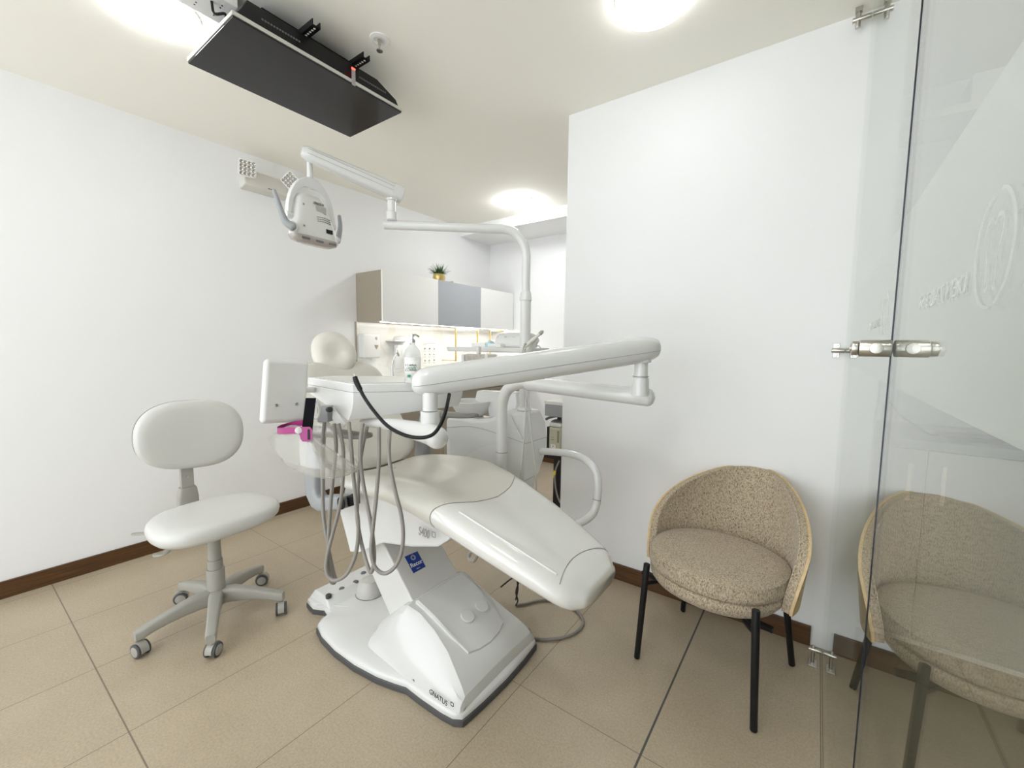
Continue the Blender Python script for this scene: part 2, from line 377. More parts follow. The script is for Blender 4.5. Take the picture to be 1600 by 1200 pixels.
# ------------------------------------------------------------------ ceiling lamps
def ceiling_lamp(x, y, r, label, mm='lamp'):
    t = thing('ceiling_light', (x, y, ZC), label, 'ceiling light', group='round ceiling lights')
    obj('frame', MB().lathe((x, y, ZC), [(r+.006, 0), (r+.006, -.008), (r+.002, -.010), (r+.002, 0)]), M['frame'], t)
    obj('diffuser', MB().lathe((x, y, ZC), [(r, -.001), (r, -.030), (r*.97, -.038), (r*.88, -.044), (.01, -.046)]), M[mm], t)
    return t
ceiling_lamp(-2.10, .60, .125, 'round lit ceiling light beside the ceiling screen on the left', 'lamp_left')
ceiling_lamp(-.555, 1.60, .125, 'round lit ceiling light above the beige armchair side of the room', 'lamp_soft')
ceiling_lamp(-2.17, 3.10, .125, 'round lit ceiling light at the far end over the wall cabinets', 'lamp_far')
ceiling_lamp(-.38, -.05, .125, 'unseen round fill light added on the ceiling right above the viewer', 'lamp_fill')  # added unseen lamp, brightens the armchair wall and floor
ceiling_lamp(-1.7, -1.3, .125, 'unseen round fill light added on the ceiling far behind the viewer', 'lamp_soft')  # added lamp behind the camera, fills in the shadows

# ================================================================== GLASS PARTITION
def glass_panel(name, y0, y1, label):
    t = thing(name, (GX, (y0+y1)/2, 0.0), label, 'glass partition'); t['kind'] = 'structure'
    obj('pane', MB().bb(GX, GX+.003, y0, y1, .012, ZC-.004), M['glass'], t)
    if name == 'window_1': obj('edge', MB().bb(GX-.0010, GX+.0028, y0-.0026, y0-.0004, .012, ZC-.004), M['glassedge'], t, label='dark polished edge of the pane')
    return t
gp = glass_panel('window_1', .8195, YR-.004, 'fixed clear glass panel meeting the white wall beside the armchair')
gd = glass_panel('door_1', -.55, .8165, 'clear glass door leaf with the large frosted band and tooth logo')
obj('film', MB().bb(GX+.0033, GX+.0038, .822, YR-.01, 1.20, 1.437), M['film'], gp, label='frosted band across the fixed panel')
obj('film', MB().bb(GX+.0033, GX+.0038, -.5, .814, 1.20, 1.437), M['film'], gd, label='frosted band across the door leaf')
def logo(yc, parent):
    x = GX-.0008; zc = 1.314; mb = MB()
    def band(r, a0, a1, wd, k=1.0):
        g0, g1 = [], []
        n = 30
        for i in range(n+1):
            t = i/n; a = lerp(a0, a1, t); w_ = wd*(0.35+0.65*sin(pi*t))
            g0.append(V((x, yc+(r-w_/2)*cos(a)*k, zc+(r-w_/2)*sin(a)))); g1.append(V((x, yc+(r+w_/2)*cos(a)*k, zc+(r+w_/2)*sin(a))))
        mb.sheet([g0, g1])
    band(.036, radians(100), radians(250), .005); band(.036, radians(265), radians(440), .005)
    th = [(-.022, .012), (-.02, .024), (-.008, .027), (0, .022), (.01, .027), (.022, .022), (.021, .006), (.014, -.01), (.012, -.032), (.005, -.03), (0, -.014), (-.006, -.03), (-.013, -.032), (-.013, -.01), (-.022, .012)]
    P = catmull([V((x, yc+a*.78, zc+b*.78)) for a, b in th], 5)
    g0 = [p.copy() for p in P]; g1 = [V((x, yc+(p.y-yc)*.86, zc+(p.z-zc)*.88)) for p in P]
    mb.sheet([g0, g1])
    obj('tooth_logo', mb, M['filmlogo'], parent)
    text('logo_lettering', 'DENTAL 360', .021, (x, yc+.052, 1.300), (0, 1, 0), (0, 0, 1), M['filmlogo'], parent, 'LEFT', .0002, 1.55)
logo(PX(1553, 400, GX).y, gd); logo(PX(1379, 480, GX).y-.04, gp)
# lock bar that spans the gap, wall hinges and floor clamp (each bolted to the glass)
yb = .815
t = obj('lock_bar', MB().cyl((.047, yb-.014, 1.254), (GX-.001, yb-.014, 1.254), .0122, bev=.002), M['steel'], gd, label='brushed steel lock bar')
obj('end_piece', MB().cyl((.039, yb-.014, 1.254), (.0465, yb-.014, 1.254), .0105, bev=.001).cyl((.037, yb-.014, 1.254), (.039, yb-.014, 1.254), .004), M['steel'], t)
obj('knob', MB().cyl((.066, yb-.0262, 1.254), (.066, yb-.032, 1.254), .0078, bev=.0008), M['steel'], t)
t = obj('hinge_plate', MB().bb(.047, .068, YR-.004, YR-.0005, 1.222, 1.279), M['steel'], gp, .001, label='small steel hinge screwed to the wall')
obj('pin', MB().cyl((.042, YR-.016, 1.2505), (GX-.001, YR-.016, 1.2505), .0095, bev=.001).bb(.05, .065, YR-.014, YR-.004, 1.244, 1.257), M['steel'], t)
for z in (1.231, 1.270): obj('screw', MB().cyl((.0575, YR-.0072, z), (.0575, YR-.0035, z), .0045, n=16, bev=.0006), M['chrome'], t)
t = obj('upper_clamp', MB().cyl((.028, YR-.04, 2.465), (GX-.001, YR-.04, 2.465), .009, bev=.001), M['steel'], gp, label='steel clamp bar under the ceiling')
obj('pin', MB().cyl((.045, YR-.04, 2.435), (.045, YR-.04, 2.502), .008, bev=.001).bb(.034, .056, YR-.05, YR-.03, 2.49, 2.504), M['steel'], t)
t = obj('floor_clamp', MB().bb(.042, .070, YR-.155, YR-.105, .0005, .006), M['steel'], gp, .001, label='steel clamp on the floor')
obj('pin', MB().cyl((.056, YR-.125, .006), (.056, YR-.125, .075), .006, bev=.001), M['steel'], t)
obj('bar', MB().cyl((.040, YR-.125, .058), (GX-.001, YR-.125, .058), .0075, bev=.001), M['steel'], t)

# ================================================================== NEXT ROOM, SEEN THROUGH THE GLASS
t = thing('base_cabinet', (.9, 2.5, 0), 'white base cabinet with slim handles seen through the glass panel', 'cabinet')
obj('body', MB().bb(.194, 1.9, 2.40, 2.89, .0, .85), M['whitelam'], t)
for i, (a, b) in enumerate(((.194, .388), (.392, .80), (.804, 1.3), (1.304, 1.9))):
    d = obj('door', MB().bb(a+.001, b-.001, 2.381, 2.399, .03, .845), M['greydoor'], t, .001)
    hx = (b-.05) if i % 2 == 0 else (a+.05)
    obj('handle', MB().bb(hx-.006, hx+.006, 2.366, 2.381, .63, .79), M['pull'], d, .001)
tag(obj('worktop', MB().bb(.194, 1.95, 2.36, 2.9, .852, .89), M['greym'], None, .002), 'grey worktop on the white base cabinet behind the glass', 'worktop')
tag(obj('floating_shelf', MB().bb(.194, 1.95, 2.60, 2.9, 2.25, 2.285), M['whitelam'], None, .002), 'topmost white shelf seen through the upper glass', 'shelf')
tag(obj('floating_shelf', MB().bb(.194, 1.95, 2.60, 2.9, 1.93, 1.965), M['whitelam'], None, .002), 'middle white shelf seen through the upper glass', 'shelf')
struct('wall_next_room', MB().bb(.19, XR, 2.90, 3.0, 0, ZC), M['wall'])
tag(obj('keyboard', MB().box((.62, 2.52, .90), (.36, .13, .018), Matrix.Rotation(.15, 3, 'Z')), M['greyd'], None, .003), 'dark keyboard lying on the worktop behind the glass', 'keyboard')
for k, (z0, lab) in enumerate(((.896, 'thin dark cable looped on the worktop behind the glass'), (.893, 'dark cable running up from the worktop behind the glass'))):
    pts = [(.25, 2.5, z0), (.27, 2.6, 1.02+k*.1), (.33, 2.55, .95), (.40, 2.48, z0+.008), (.46, 2.55, z0)] if k == 0 else [(.22, 2.55, z0), (.25, 2.7, 1.0), (.26, 2.85, 1.18)]
    tag(obj('cable', MB().tube(pts, .004, 8), M['greyd'], None), lab, 'cable')
tag(obj('storage_box', MB().bb(.45, .62, 2.62, 2.8, 2.286, 2.40), M['whitelam'], None, .004), 'white box standing on the topmost shelf behind the glass', 'box')

# ================================================================== WALL CABINETS AND WASH AREA
XC = -2.80
def wall_cabinet(y0, y1, dm, label):
    t = thing('wall_cabinet', (XL, (y0+y1)/2, 1.442), label, 'wall cabinet', group='wall cabinets in one row')
    obj('body', MB().bb(XL+.001, XC-.02, y0+.001, y1-.001, 1.442, 1.842), M['taupe'], t, .001)
    obj('door', MB().bb(XC-.019, XC, y0+.0015, y1-.0015, 1.434, 1.842), dm, t, .0012)
    return t
wall_cabinet(2.130, 2.735, M['whitelam'], 'wall cabinet with taupe side and white door, nearest of the row')
wall_cabinet(2.735, 3.325, M['greylam'], 'middle wall cabinet with the grey blue door')
wall_cabinet(3.325, 3.895, M['whitelam'], 'white-doored wall cabinet farthest along the row')
tag(obj('light_strip', MB().bb(-2.875, -2.85, 2.16, 3.86, 1.435, 1.4415), M['strip'], None), 'glowing light strip under the wall cabinets', 'light strip')
t = thing('wash_cabinet', (-2.85, 3.0, 0), 'taupe base cabinet below the marble splashback', 'cabinet')
obj('body', MB().bb(XL+.016, -2.60, 2.125, YB-.002, .0, .86), M['taupe'], t)
for k in range(4):
    a = 2.125+k*.4445
    obj('door', MB().bb(-2.599, -2.580, a+.002, a+.4425, .08, .85), M['taupe'], t, .001)
tag(obj('worktop', MB().bb(XL+.013, -2.56, 2.118, YB-.002, .862, .90), M['whitelam'], None, .003), 'white worktop below the marble splashback', 'worktop')
# basin
tag(obj('wash_basin', MB().lathe((-2.82, 2.57, .901), [(.08, 0), (.12, .04), (.155, .095), (.16, .112), (.152, .114), (.145, .10), (.13, .045), (.02, .03)], n=40), M['abs'], None), 'round white wash basin on the worktop by the soap dispenser', 'basin')
t = thing('tap', (-2.98, 2.40, .9), 'tall curved chrome tap rising beside the wash basin', 'tap')
fp = [PX(614, 595, -3.0), PX(613, 580, -3.0), PX(613.5, 566, -3.0), PX(617, 557, -2.98), PX(621, 553.5, -2.96)]
fp[0].z = .901
obj('spout', MB().tube(fp, [.014, .011, .010, .009, .008], 14), M['chrome'], t)
obj('lever', MB().tube([PX(623, 556, -2.955), PX(620.5, 550, -2.96), PX(620, 545, -2.965)], [.011, .013, .010], 14, round_ends=True), M['chrome'], t)
obj('base', MB().cyl((fp[0].x, fp[0].y, .9005), (fp[0].x, fp[0].y, .912), .024, bev=.002), M['chrome'], t)
# soap dispenser
def yz(px, py, x=-3.13): p = PX(px, py, x); return p.y, p.z
y0, z1 = yz(567, 521, -3.06); y1, z0 = yz(594, 559, -3.06)
t = thing('soap_dispenser', (XL+.013, (y0+y1)/2, z0), 'white soap dispenser on the marble under the nearest wall cabinet', 'dispenser')
obj('body', MB().bb(XL+.013, -3.05, y0, y1, z0, z1), M['abs'], t, .012)
obj('nozzle', MB().bb(-3.10, -3.065, y0+.05, y0+.09, z0-.02, z0), M['abs2'], t, .004)
yc_, zc_ = yz(588, 541, -3.05)
obj('level_window', MB().prism([(-3.0498, yc_-.018, zc_+.012), (-3.0498, yc_+.018, zc_+.012), (-3.0498, yc_+.014, zc_-.006), (-3.0498, yc_, zc_-.026), (-3.0498, yc_-.014, zc_-.006)], (.003, 0, 0)), M['taupe'], t, label='tinted level window')
obj('key_lock', MB().cyl((-3.0495, yc_, z1-.035), (-3.046, yc_, z1-.035), .010, n=16).bb(-3.0465, -3.045, yc_-.008, yc_+.008, z1-.05, z1-.044), M['inkg'], t)
# towel dispenser
y0, z1 = yz(632, 524, -2.98); y1, z0 = yz(661, 566, -2.98)
t = thing('towel_dispenser', (XL+.013, (y0+y1)/2, z0), 'rounded white paper towel dispenser behind the spray bottle', 'dispenser')
mb = MB(); prof = []
for i in range(13):
    a = pi*i/12; prof.append((XL+.013 if i in (0, 12) else XL+.013+.16*sin(a)**.5, (y0+y1)/2-(y1-y0)/2*cos(a)))
mb.loft([[V((x, y, z)) for x, y in [(XL+.013+(px_-XL-.013)*k, (y0+y1)/2+(py_-(y0+y1)/2)*k) for px_, py_ in prof]] for z, k in ((z0, .9), (z0+.01, .98), (z0+.05, 1), (z1-.05, 1), (z1-.012, .93), (z1, .7))])
obj('body', mb, M['abs'], t, ang=50)
a = PX(626, 550, -3.05)
obj('cup_tube', MB().cyl((-3.07, a.y, 1.04), (-3.07, a.y, 1.26), .045, bev=.008), M['abs'], t)
obj('shelf_lip', MB().bb(XL+.013, -3.0, PX(612, 530, -3.05).y, a.y+.02, 1.285, 1.297), M['abs'], t, .004)
# poster
y0, z1 = yz(660.5, 532); y1, z0 = yz(682, 567)
t = thing('poster', (XL+.013, (y0+y1)/2, z0), 'white hand washing notice on the marble right of the towel dispenser', 'poster')
obj('sheet', MB().bb(XL+.0125, XL+.0145, y0, y1, z0-.02, z1), M['paper'], t)
mb = MB()
for r in range(3):
    for c in range(3):
        yy = lerp(y0, y1, .16+.34*c); zz = lerp(z1, z0, .36+.26*r)
        mb = MB()
        for q in range(3):
            mb.cyl((XL+.0142, yy+random.uniform(-.010, .010), zz+random.uniform(-.006, .006)), (XL+.0152, yy, zz), random.uniform(.005, .009), n=10)
        mb.bb(XL+.0143, XL+.0152, yy-.018, yy+.018, zz-.026, zz-.022)
        obj('pictogram', mb, M['label'], t)
mb = MB().bb(XL+.0143, XL+.0152, y0+.012, y1-.012, z1-.028, z1-.024).bb(XL+.0143, XL+.0152, y0+.012, y0+.06, z1-.042, z1-.039)
obj('heading', mb, M['label'], t)
# gilt framed shelves under the cabinets
for k, (pa, pb, lab) in enumerate(((712, 746, 'thin gold frame under the grey-doored cabinet'), (766, 799, 'thin gold frame under the farthest wall cabinet'))):
    ya = PX(pa, 516, -2.95).y; yb2 = PX(pb, 516, -2.95).y
    mb = MB()
    for yy in (ya, yb2): mb.bb(-2.955, -2.943, yy-.006, yy+.006, 1.10, 1.43)
    mb.bb(-2.955, -2.943, ya, yb2, 1.42, 1.432)
    mb.bb(XL+.0125, -2.943, ya-.006, ya+.006, 1.10, 1.108).bb(XL+.0125, -2.943, yb2-.006, yb2+.006, 1.10, 1.108)
    tag(obj('gold_rack', mb, M['gold'], None), lab, 'rack', 'gold racks')
# plant
pc = V((-2.87, PX(686, 433, -2.87).y, 1.8425))
t = thing('potted_plant', pc, 'small green plant in a gold pot on top of the wall cabinets', 'plant')
obj('pot', MB().lathe(pc, [(.030, 0), (.052, .004), (.058, .03), (.052, .064), (.048, .066), (.046, .056), (.01, .054)]), M['gold'], t)
mb = MB()
for i in range(110):
    a = random.uniform(0, 2*pi); L = random.uniform(.07, .135); el = random.uniform(.35, 1.4)
    d = V((cos(a)*cos(el), sin(a)*cos(el), sin(el)))*L; b0 = pc+V((cos(a)*.015, sin(a)*.015, .052))
    sd = V((-sin(a), cos(a), 0)); n_ = 5; g0, g1 = [], []
    for k in range(n_+1):
        tt = k/n_; p = b0+d*tt+V((0, 0, -.02*tt*tt)); w_ = .0045*(1-tt)*1.3+.0004
        g0.append(p-sd*w_); g1.append(p+sd*w_)
    mb.sheet([g0, g1])
obj('leaves', mb, M['leaf'], t, solid=.0006)
tag(obj('small_box', MB().bb(-3.02, -2.93, PX(706, 441, -2.95).y, PX(722, 441, -2.95).y, 1.8425, 1.885), M['paper'], None, .002), 'little white box on top of the grey-doored wall cabinet', 'box')
ya = PX(727, 446, -2.85).y
tag(obj('flat_lid', MB().bb(-2.99, -2.84, ya, ya+.20, 1.8425, 1.848), M['greyd'], None, .001), 'thin dark edged sheet on top of the middle wall cabinet', 'sheet')
ya = PX(783, 455, -2.85).y
tag(obj('flat_lid', MB().bb(-2.99, -2.84, ya-.08, ya+.14, 1.8425, 1.848), M['greyd'], None, .001), 'thin dark edged sheet on top of the farthest wall cabinet', 'sheet')

# ================================================================== EMERGENCY LIGHT
t = thing('emergency_light', (XL, 1.45, 2.3), 'white twin-head emergency light on the left wall under the ceiling', 'emergency light')
P = lambda a, b, x=-3.09: PX(a, b, x)
body = [P(377, 268), P(440, 266), P(462, 305), P(441, 306), P(380, 283)]
ya, yb2 = P(378, 270).y, P(452, 290).y
pz_ = lambda y: y
pts = [V((XL, ya, 2.275)), V((XL, yb2, 2.275)), V((XL, yb2, 2.42)), V((XL, ya, 2.42))]
obj('body', MB().prism2([V((XL, ya, 2.262)), V((XL, yb2, 2.262)), V((XL, yb2, 2.395)), V((XL, ya, 2.395))],
                        [V((-3.085, ya+.012, 2.285)), V((-3.085, yb2-.012, 2.285)), V((-3.085, yb2-.012, 2.385)), V((-3.085, ya+.012, 2.385))]), M['abs_warm'], t, .012)
def lamp_head(c, n_, roll, half):
    n_ = n_.normalized(); u = V((0, 0, 1)).cross(n_).normalized(); v = n_.cross(u)
    u2 = u*cos(roll)+v*sin(roll); v2 = -u*sin(roll)+v*cos(roll)
    R = Matrix((u2, v2, n_)).transposed()
    h = obj('lamp_head', MB().loft([ring(c-n_*.035, u2, v2, half*.62, half*.62, 2.6, 28), ring(c-n_*.012, u2, v2, half*.95, half*.95, 5, 28), ring(c+n_*.010, u2, v2, half, half, 7, 28), ring(c+n_*.014, u2, v2, half*.96, half*.96, 7, 28)]), M['frame'], t, label='square lamp head')
    mb = MB()
    for i in range(4):
        for j in range(4):
            q = c+u2*(half*.43*(i-1.5))+v2*(half*.43*(j-1.5))+n_*.012
            mb.lathe(q, [(.002, -.001), (half*.10, 0), (half*.20, .005), (half*.185, .0055), (half*.08, .002)], R, 12)
    obj('reflector', mb, M['reflector'], h)
    return h
lamp_head(PX(386, 263, -3.035), V((1, -.25, -.35)), 0.0, .052)
lamp_head(PX(455, 283, -3.02), V((1, -.9, -.45)), radians(42), .050)
text('lettering', 'emergencia', .012, V((-3.0842, P(425, 291, -3.084).y, 2.298)), (0, 1, 0), (0, 0, 1), M['ink'], t, bold=.0004)

# ================================================================== SPRINKLER + OUTLET
sc = PZ(593, 61, ZC); sc.z = ZC
t = thing('sprinkler', sc, 'small chrome fire sprinkler in the ceiling right of the screen', 'sprinkler')
obj('escutcheon', MB().lathe(sc, [(.040, 0), (.040, -.004), (.026, -.008), (.020, -.003), (.006, -.003)]), M['frame'], t)
obj('head', MB().cyl(sc+V((0, 0, -.003)), sc+V((0, 0, -.022)), .008, .006).cyl(sc+V((0, 0, -.022)), sc+V((0, 0, -.044)), .003).cyl(sc+V((0, 0, -.044)), sc+V((0, 0, -.047)), .013), M['steel'], t)
oc = PZ(335, 2, ZC-.02)
t = thing('ceiling_outlet', (oc.x, oc.y, ZC), 'white ceiling power box with sockets above the screen corner', 'power outlet')
obj('box', MB().bb(oc.x-.07, oc.x+.07, oc.y-.09, oc.y+.05, ZC-.045, ZC-.0005), M['frame'], t, .004)
for a, b in ((-.03, -.05), (.03, -.05), (-.03, .01), (.03, .01)):
    mb = MB()
    for q in (-.008, .008): mb.cyl((oc.x+a+q, oc.y+b, ZC-.044), (oc.x+a+q, oc.y+b, ZC-.0458), .003, n=10)
    obj('socket', mb, M['black'], t)

# ================================================================== CEILING SCREEN
ZT = 2.33
TL, TB, TR_, TT = PZ(297, 97, ZT), PZ(545, 216, ZT), PZ(622, 178, ZT), PZ(367, 22, ZT)
x0, x1 = (TL.x+TB.x)/2, (TR_.x+TT.x)/2; y0, y1 = (TL.y+TT.y)/2, (TB.y+TR_.y)/2
t = thing('ceiling_screen', ((x0+x1)/2, (y0+y1)/2, ZC), 'black flat screen mounted face-down under the ceiling above the dental chair', 'screen')
obj('display', MB().bb(x0, x1, y0, y1, ZT, ZT+.006), M['screen'], t)
fr = MB().bb(x0-.003, x1+.004, y0-.003, y1+.004, ZT+.0065, ZT+.020)
obj('bezel', fr, M['silver'], t, .001, label='pale metal bezel')
q = lambda x0_, x1_, y0_, y1_, z: [V((x0_, y0_, z)), V((x1_, y0_, z)), V((x1_, y1_, z)), V((x0_, y1_, z))]
obj('back_cover', MB().loft([q(x0+.01, x1-.004, y0+.01, y1-.008, ZT+.0205), q(x0+.06, x1-.010, y0+.03, y1-.02, ZT+.05), q(x0+.09, x1-.03, y0+.06, y1-.11, ZT+.105)]), M['black'], t, .004)
for yy in (y0+.10, y0+.49):
    mb = MB()
    for k in range(3):
        for j in range(14): mb.box((x1-.0125-.0085*k, yy+.010*j, ZT+.055+.013*k), (.006, .006, .006))
    obj('vent', mb, M['greyd'], t)
for k in range(2):
    yy = PZ((488, 560)[k], (50, 103)[k], 2.43).y
    b_ = obj('bracket', MB().bb(x0+.12, x1+.045, yy-.016, yy-.013, ZT+.106, ZT+.128).bb(x0+.12, x1+.045, yy-.016, yy+.016, ZT+.1055, ZT+.109).bb(x0+.12, x1+.045, yy+.013, yy+.016, ZT+.106, ZT+.128).bb(x1-.16, x1-.13, yy-.01, yy+.01, ZT+.109, ZC-.001), M['blackm'], t)
    mb = MB()
    for j in range(5): mb.cyl((x1-.03+.015*j, yy, ZT+.1050), (x1-.03+.015*j, yy, ZT+.1055), .0045, n=10)
    obj('slot', mb, M['ceiling'], b_)
obj('ceiling_plate', MB().bb((x0+x1)/2-.10, (x0+x1)/2+.08, (y0+y1)/2-.2, (y0+y1)/2+.2, ZC-.012, ZC-.0005), M['blackm'], t)
pj = PZ(552, 125, ZT+.02)
sk = obj('indicator_stick', MB().bb(x1+.004, x1+.007, pj.y-.008, pj.y+.008, ZT-.002, ZT+.060), M['stick'], t, label='clear stick with a red glow')
obj('indicator_light', MB().bb(x1+.0035, x1+.0075, pj.y-.008, pj.y+.008, ZT+.0605, ZT+.066), M['red'], sk)
tag(obj('power_cable', MB().tube([V((oc.x+.03, oc.y-.02, ZC-.046)), V((oc.x+.035, oc.y-.015, ZC-.085)), PZ(352, 22, 2.42), V((x1-.18, y0+.045, ZT+.075))], .0045, 8), M['black'], None), 'black power cable from the ceiling outlet to the screen', 'cable')

# ================================================================== DENTAL CHAIR
YC = 1.18
dc = thing('dental_chair', (-1.38, YC, 0), 'cream reclined dental chair on a white base in the middle of the room', 'dental chair')
# base plate
front = [(-1.93, 1.02), (-1.90, .985), (-1.83, .975), (-1.78, 1.0), (-1.72, .985), (-1.715, .945), (-1.69, .915), (-1.62, .895), (-1.5, .882), (-1.37, .883), (-1.25, .898), (-1.17, .918), (-1.125, .932), (-1.05, .930), (-.95, .932), (-.90, .938), (-.872, .955), (-.868, .985), (-.862, 1.05)]
fr2 = [(x, 2*YC-y) for x, y in reversed(front)]
outl = front+[(-.857, YC)]+fr2
def plate(z, k): 
    cx, cy = -1.4, YC
    out = []
    for i, (x, y) in enumerate(outl):
        d = V((x-cx, y-cy, 0)); L = d.length; d = d*((L-k)/L); out.append(V((cx+d.x, cy+d.y, z)))
    return out
base = obj('base', MB().loft([plate(.026, .004), plate(.036, .004), plate(.044, .008), plate(.050, .022), plate(.056, .06), plate(.062, .16)]), M['abs'], dc, ang=50)
obj('rubber_trim', MB().loft([plate(.001, .004), plate(.003, -.001), plate(.022, -.001), plate(.0258, .003)]), M['rubber'], base)
# foot control block with dark caps at the rear
blk = obj('control_block', MB().prism2([V((-1.90, .995, .045)), V((-1.73, 1.00, .045)), V((-1.70, 1.06, .045)), V((-1.72, 1.32, .045)), V((-1.90, 1.34, .045))],
                      [V((-1.875, 1.01, .088)), V((-1.775, 1.01, .085)), V((-1.755, 1.07, .10)), V((-1.775, 1.30, .10)), V((-1.875, 1.32, .09))]), M['abs'], dc, .008)
for a, b in ((507, 952), (507, 938), (540, 925), (556, 911), (568, 897)):
    p = PZ(a, b-1, .092); p.x = max(-1.868, min(-1.768, p.x)); p.y = max(1.02, min(1.30, p.y))
    obj('button_cap', MB().lathe(V((p.x, p.y, .0855)), [(.013, -.002), (.0135, .010), (.011, .0135), (.003, .0145)], n=20), M['greyd'], blk)
bc = PZ(578, 922, .075)
obj('boot', MB().lathe(V((bc.x, bc.y, .056)), [(.062, 0), (.064, .004), (.064, .009), (.060, .012), (.060, .030), (.052, .055), (.040, .075), (.01, .085)]), M['hosel'], dc, label='grey rubber boot')
obj('boot_ring', MB().lathe(V((bc.x, bc.y, .058)), [(.060, 0), (.0665, .001), (.0665, .005), (.060, .006)]), M['greyd'], dc)
# motor housing: lofted along x
hs = []
def hsec(x, zt, zs, yn, top, zb=.040):
    # half section mirrored: foot, side top, shoulder, top
    h = [(yn, zb), (yn+.006, zs*.55+zb*.45), (yn+.018, zs), (YC-top-.012, zt-.028), (YC-top+.012, zt-.006), (YC-.07, zt)]
    h = [(y, z) for y, z in h]
    full = h+[(2*YC-y, z) for y, z in reversed(h)]
    return [V((x, y, z)) for y, z in full]
obj('motor_housing', MB().loft([
    hsec(-1.385, .125, .085, .955, .17), hsec(-1.36, .150, .100, .950, .172), hsec(-1.30, .205, .115, .946, .172), hsec(-1.245, .252, .125, .944, .170),
    hsec(-1.22, .262, .126, .943, .168), hsec(-1.16, .248, .124, .941, .160), hsec(-1.08, .215, .116, .940, .162), hsec(-1.0, .175, .105, .940, .175),
    hsec(-.94, .138, .096, .942, .195), hsec(-.905, .112, .088, .946, .205), hsec(-.886, .090, .076, .952, .21), hsec(-.880, .060, .055, .958, .212), hsec(-.880, .042, .041, .96, .212)]), M['abs'], dc, ang=28)
# raised cover panel on housing
def hz(x): return interp([-1.22, -1.16, -1.08, -1.0, -.94, -.905], [.262, .248, .215, .175, .138, .112], x)
pn = [(-1.205, -.130), (-1.12, -.128), (-1.03, -.122), (-.955, -.105), (-.942, -.06), (-.936, 0), (-.942, .06), (-.955, .105), (-1.03, .122), (-1.12, .128), (-1.205, .130)]
cp = obj('access_cover', MB().loft([[V((x, YC+y, hz(x)-.004)) for x, y in pn], [V((x, YC+y, hz(x)+.007)) for x, y in pn], [V((-1.07+(x+1.07)*.95, YC+y*.95, hz(x)+.011)) for x, y in pn]]), M['abs'], dc, ang=25)
def on_cover(px, py):
    p = PZ(px, py, .2)
    for _ in range(12): p = PZ(px, py, hz(p.x)+.011)
    return p
nrm = V((.42, 0, 1)).normalized(); Rn = V((0, 0, 1)).rotation_difference(nrm).to_matrix()
for a, b in ((731, 962), (753, 946)):
    p = on_cover(a, b)
    obj('round_cap', MB().lathe(p, [(.0275, -.004), (.0275, .0010), (.0262, .0022), (.004, .0024)], Rn), M['abs'], cp)
obj('housing_screw', MB().cyl(PY(647, 1063, .945)+V((0, .002, 0)), PY(647, 1063, .945)+V((0, -.002, 0)), .005, n=14), M['steel'], dc)
# housing lettering
a, b = PY(676, 1083, .941), PY(704, 1100, .941)
text('lettering', 'GNATUS', .0235, (a+b)/2+V((-.010, -.0055, .002)), (1, 0, -.03), (0, .12, 1), M['ink'], dc, ext=.0006, sx=.92)
c = PY(707.5, 1100, .941)+V((0, -.003, .001))
mb = MB()
for dx, dz, wx, wz in ((0, .006, .013, .0022), (0, -.006, .009, .0022), (-.0055, 0, .0022, .013), (.0055, .001, .0022, .012)): mb.box(c+V((dx, 0, dz)), (wx, .001, wz))
obj('square_mark', mb, M['ink'], dc)
# lift column
cA = [PY(588, 842, 1.055), PY(647, 943, 1.055)]
y_n, y_f = 1.05, 1.31
colT = V((-1.470, 0, .47)); colB = V((-1.205, 0, .235))
col = obj('lift_column', MB().loft([
    [V((colT.x+.01, y_n, .50)), V((colT.x+.01, y_f, .50)), V((-1.60, y_f, .42)), V((-1.60, y_n, .42))],
    [V((colB.x, y_n, .235)), V((colB.x, y_f, .235)), V((-1.33, y_f, .10)), V((-1.33, y_n, .10))]]), M['abs2'], dc, .008)
# blue sticker on the sloping face
dv = (colB-colT-V((.01, 0, .03))); d = V((colB.x-(colT.x+.01), 0, .235-.50)).normalized(); nn = V((-d.z, 0, d.x)); nn = nn if nn.z > 0 else -nn
def on_face(px, py):
    r_ = _ray(px, py); p0 = V((colB.x, 0, .235)); k = (p0-EYEV).dot(nn)/r_.dot(nn); return EYEV+r_*k
s0, s1, s2, s3 = [on_face(*p) for p in ((632, 870), (652, 861.5), (665, 885.5), (646, 896))]
st = obj('sticker', MB().prism2([p+nn*.0006 for p in (s0, s1, s2, s3)], [p+nn*.0014 for p in (s0, s1, s2, s3)]), M['blue'], col, label='blue sticker with white lettering')
scn = (s0+s1+s2+s3)/4; xd = ((s1-s0)+(s2-s3)).normalized(); ydv = ((s0-s3)+(s1-s2)).normalized()
wd = ((s1-s0).length+(s2-s3).length)/2
text('lettering', 'Recor', wd*.37, scn-ydv*wd*.12+nn*.0018, xd, ydv, M['white'], st, ext=.0003, bold=wd*.006)
text('lettering', 'DENTAL', wd*.08, scn-ydv*wd*.42+nn*.0018, xd, ydv, M['white'], st, ext=.0003)
cc = scn+ydv*wd*.30+nn*.0018; mb = MB()
yp = ydv-xd*ydv.dot(xd); yp.normalize()
for rr in (.17, .11): mb.loft([ring(cc, xd, yp, wd*rr, wd*rr, 2, 24), ring(cc, xd, yp, wd*(rr-.018), wd*(rr-.018), 2, 24)], caps=False)
obj('round_emblem', mb, M['white'], st, solid=.0003)
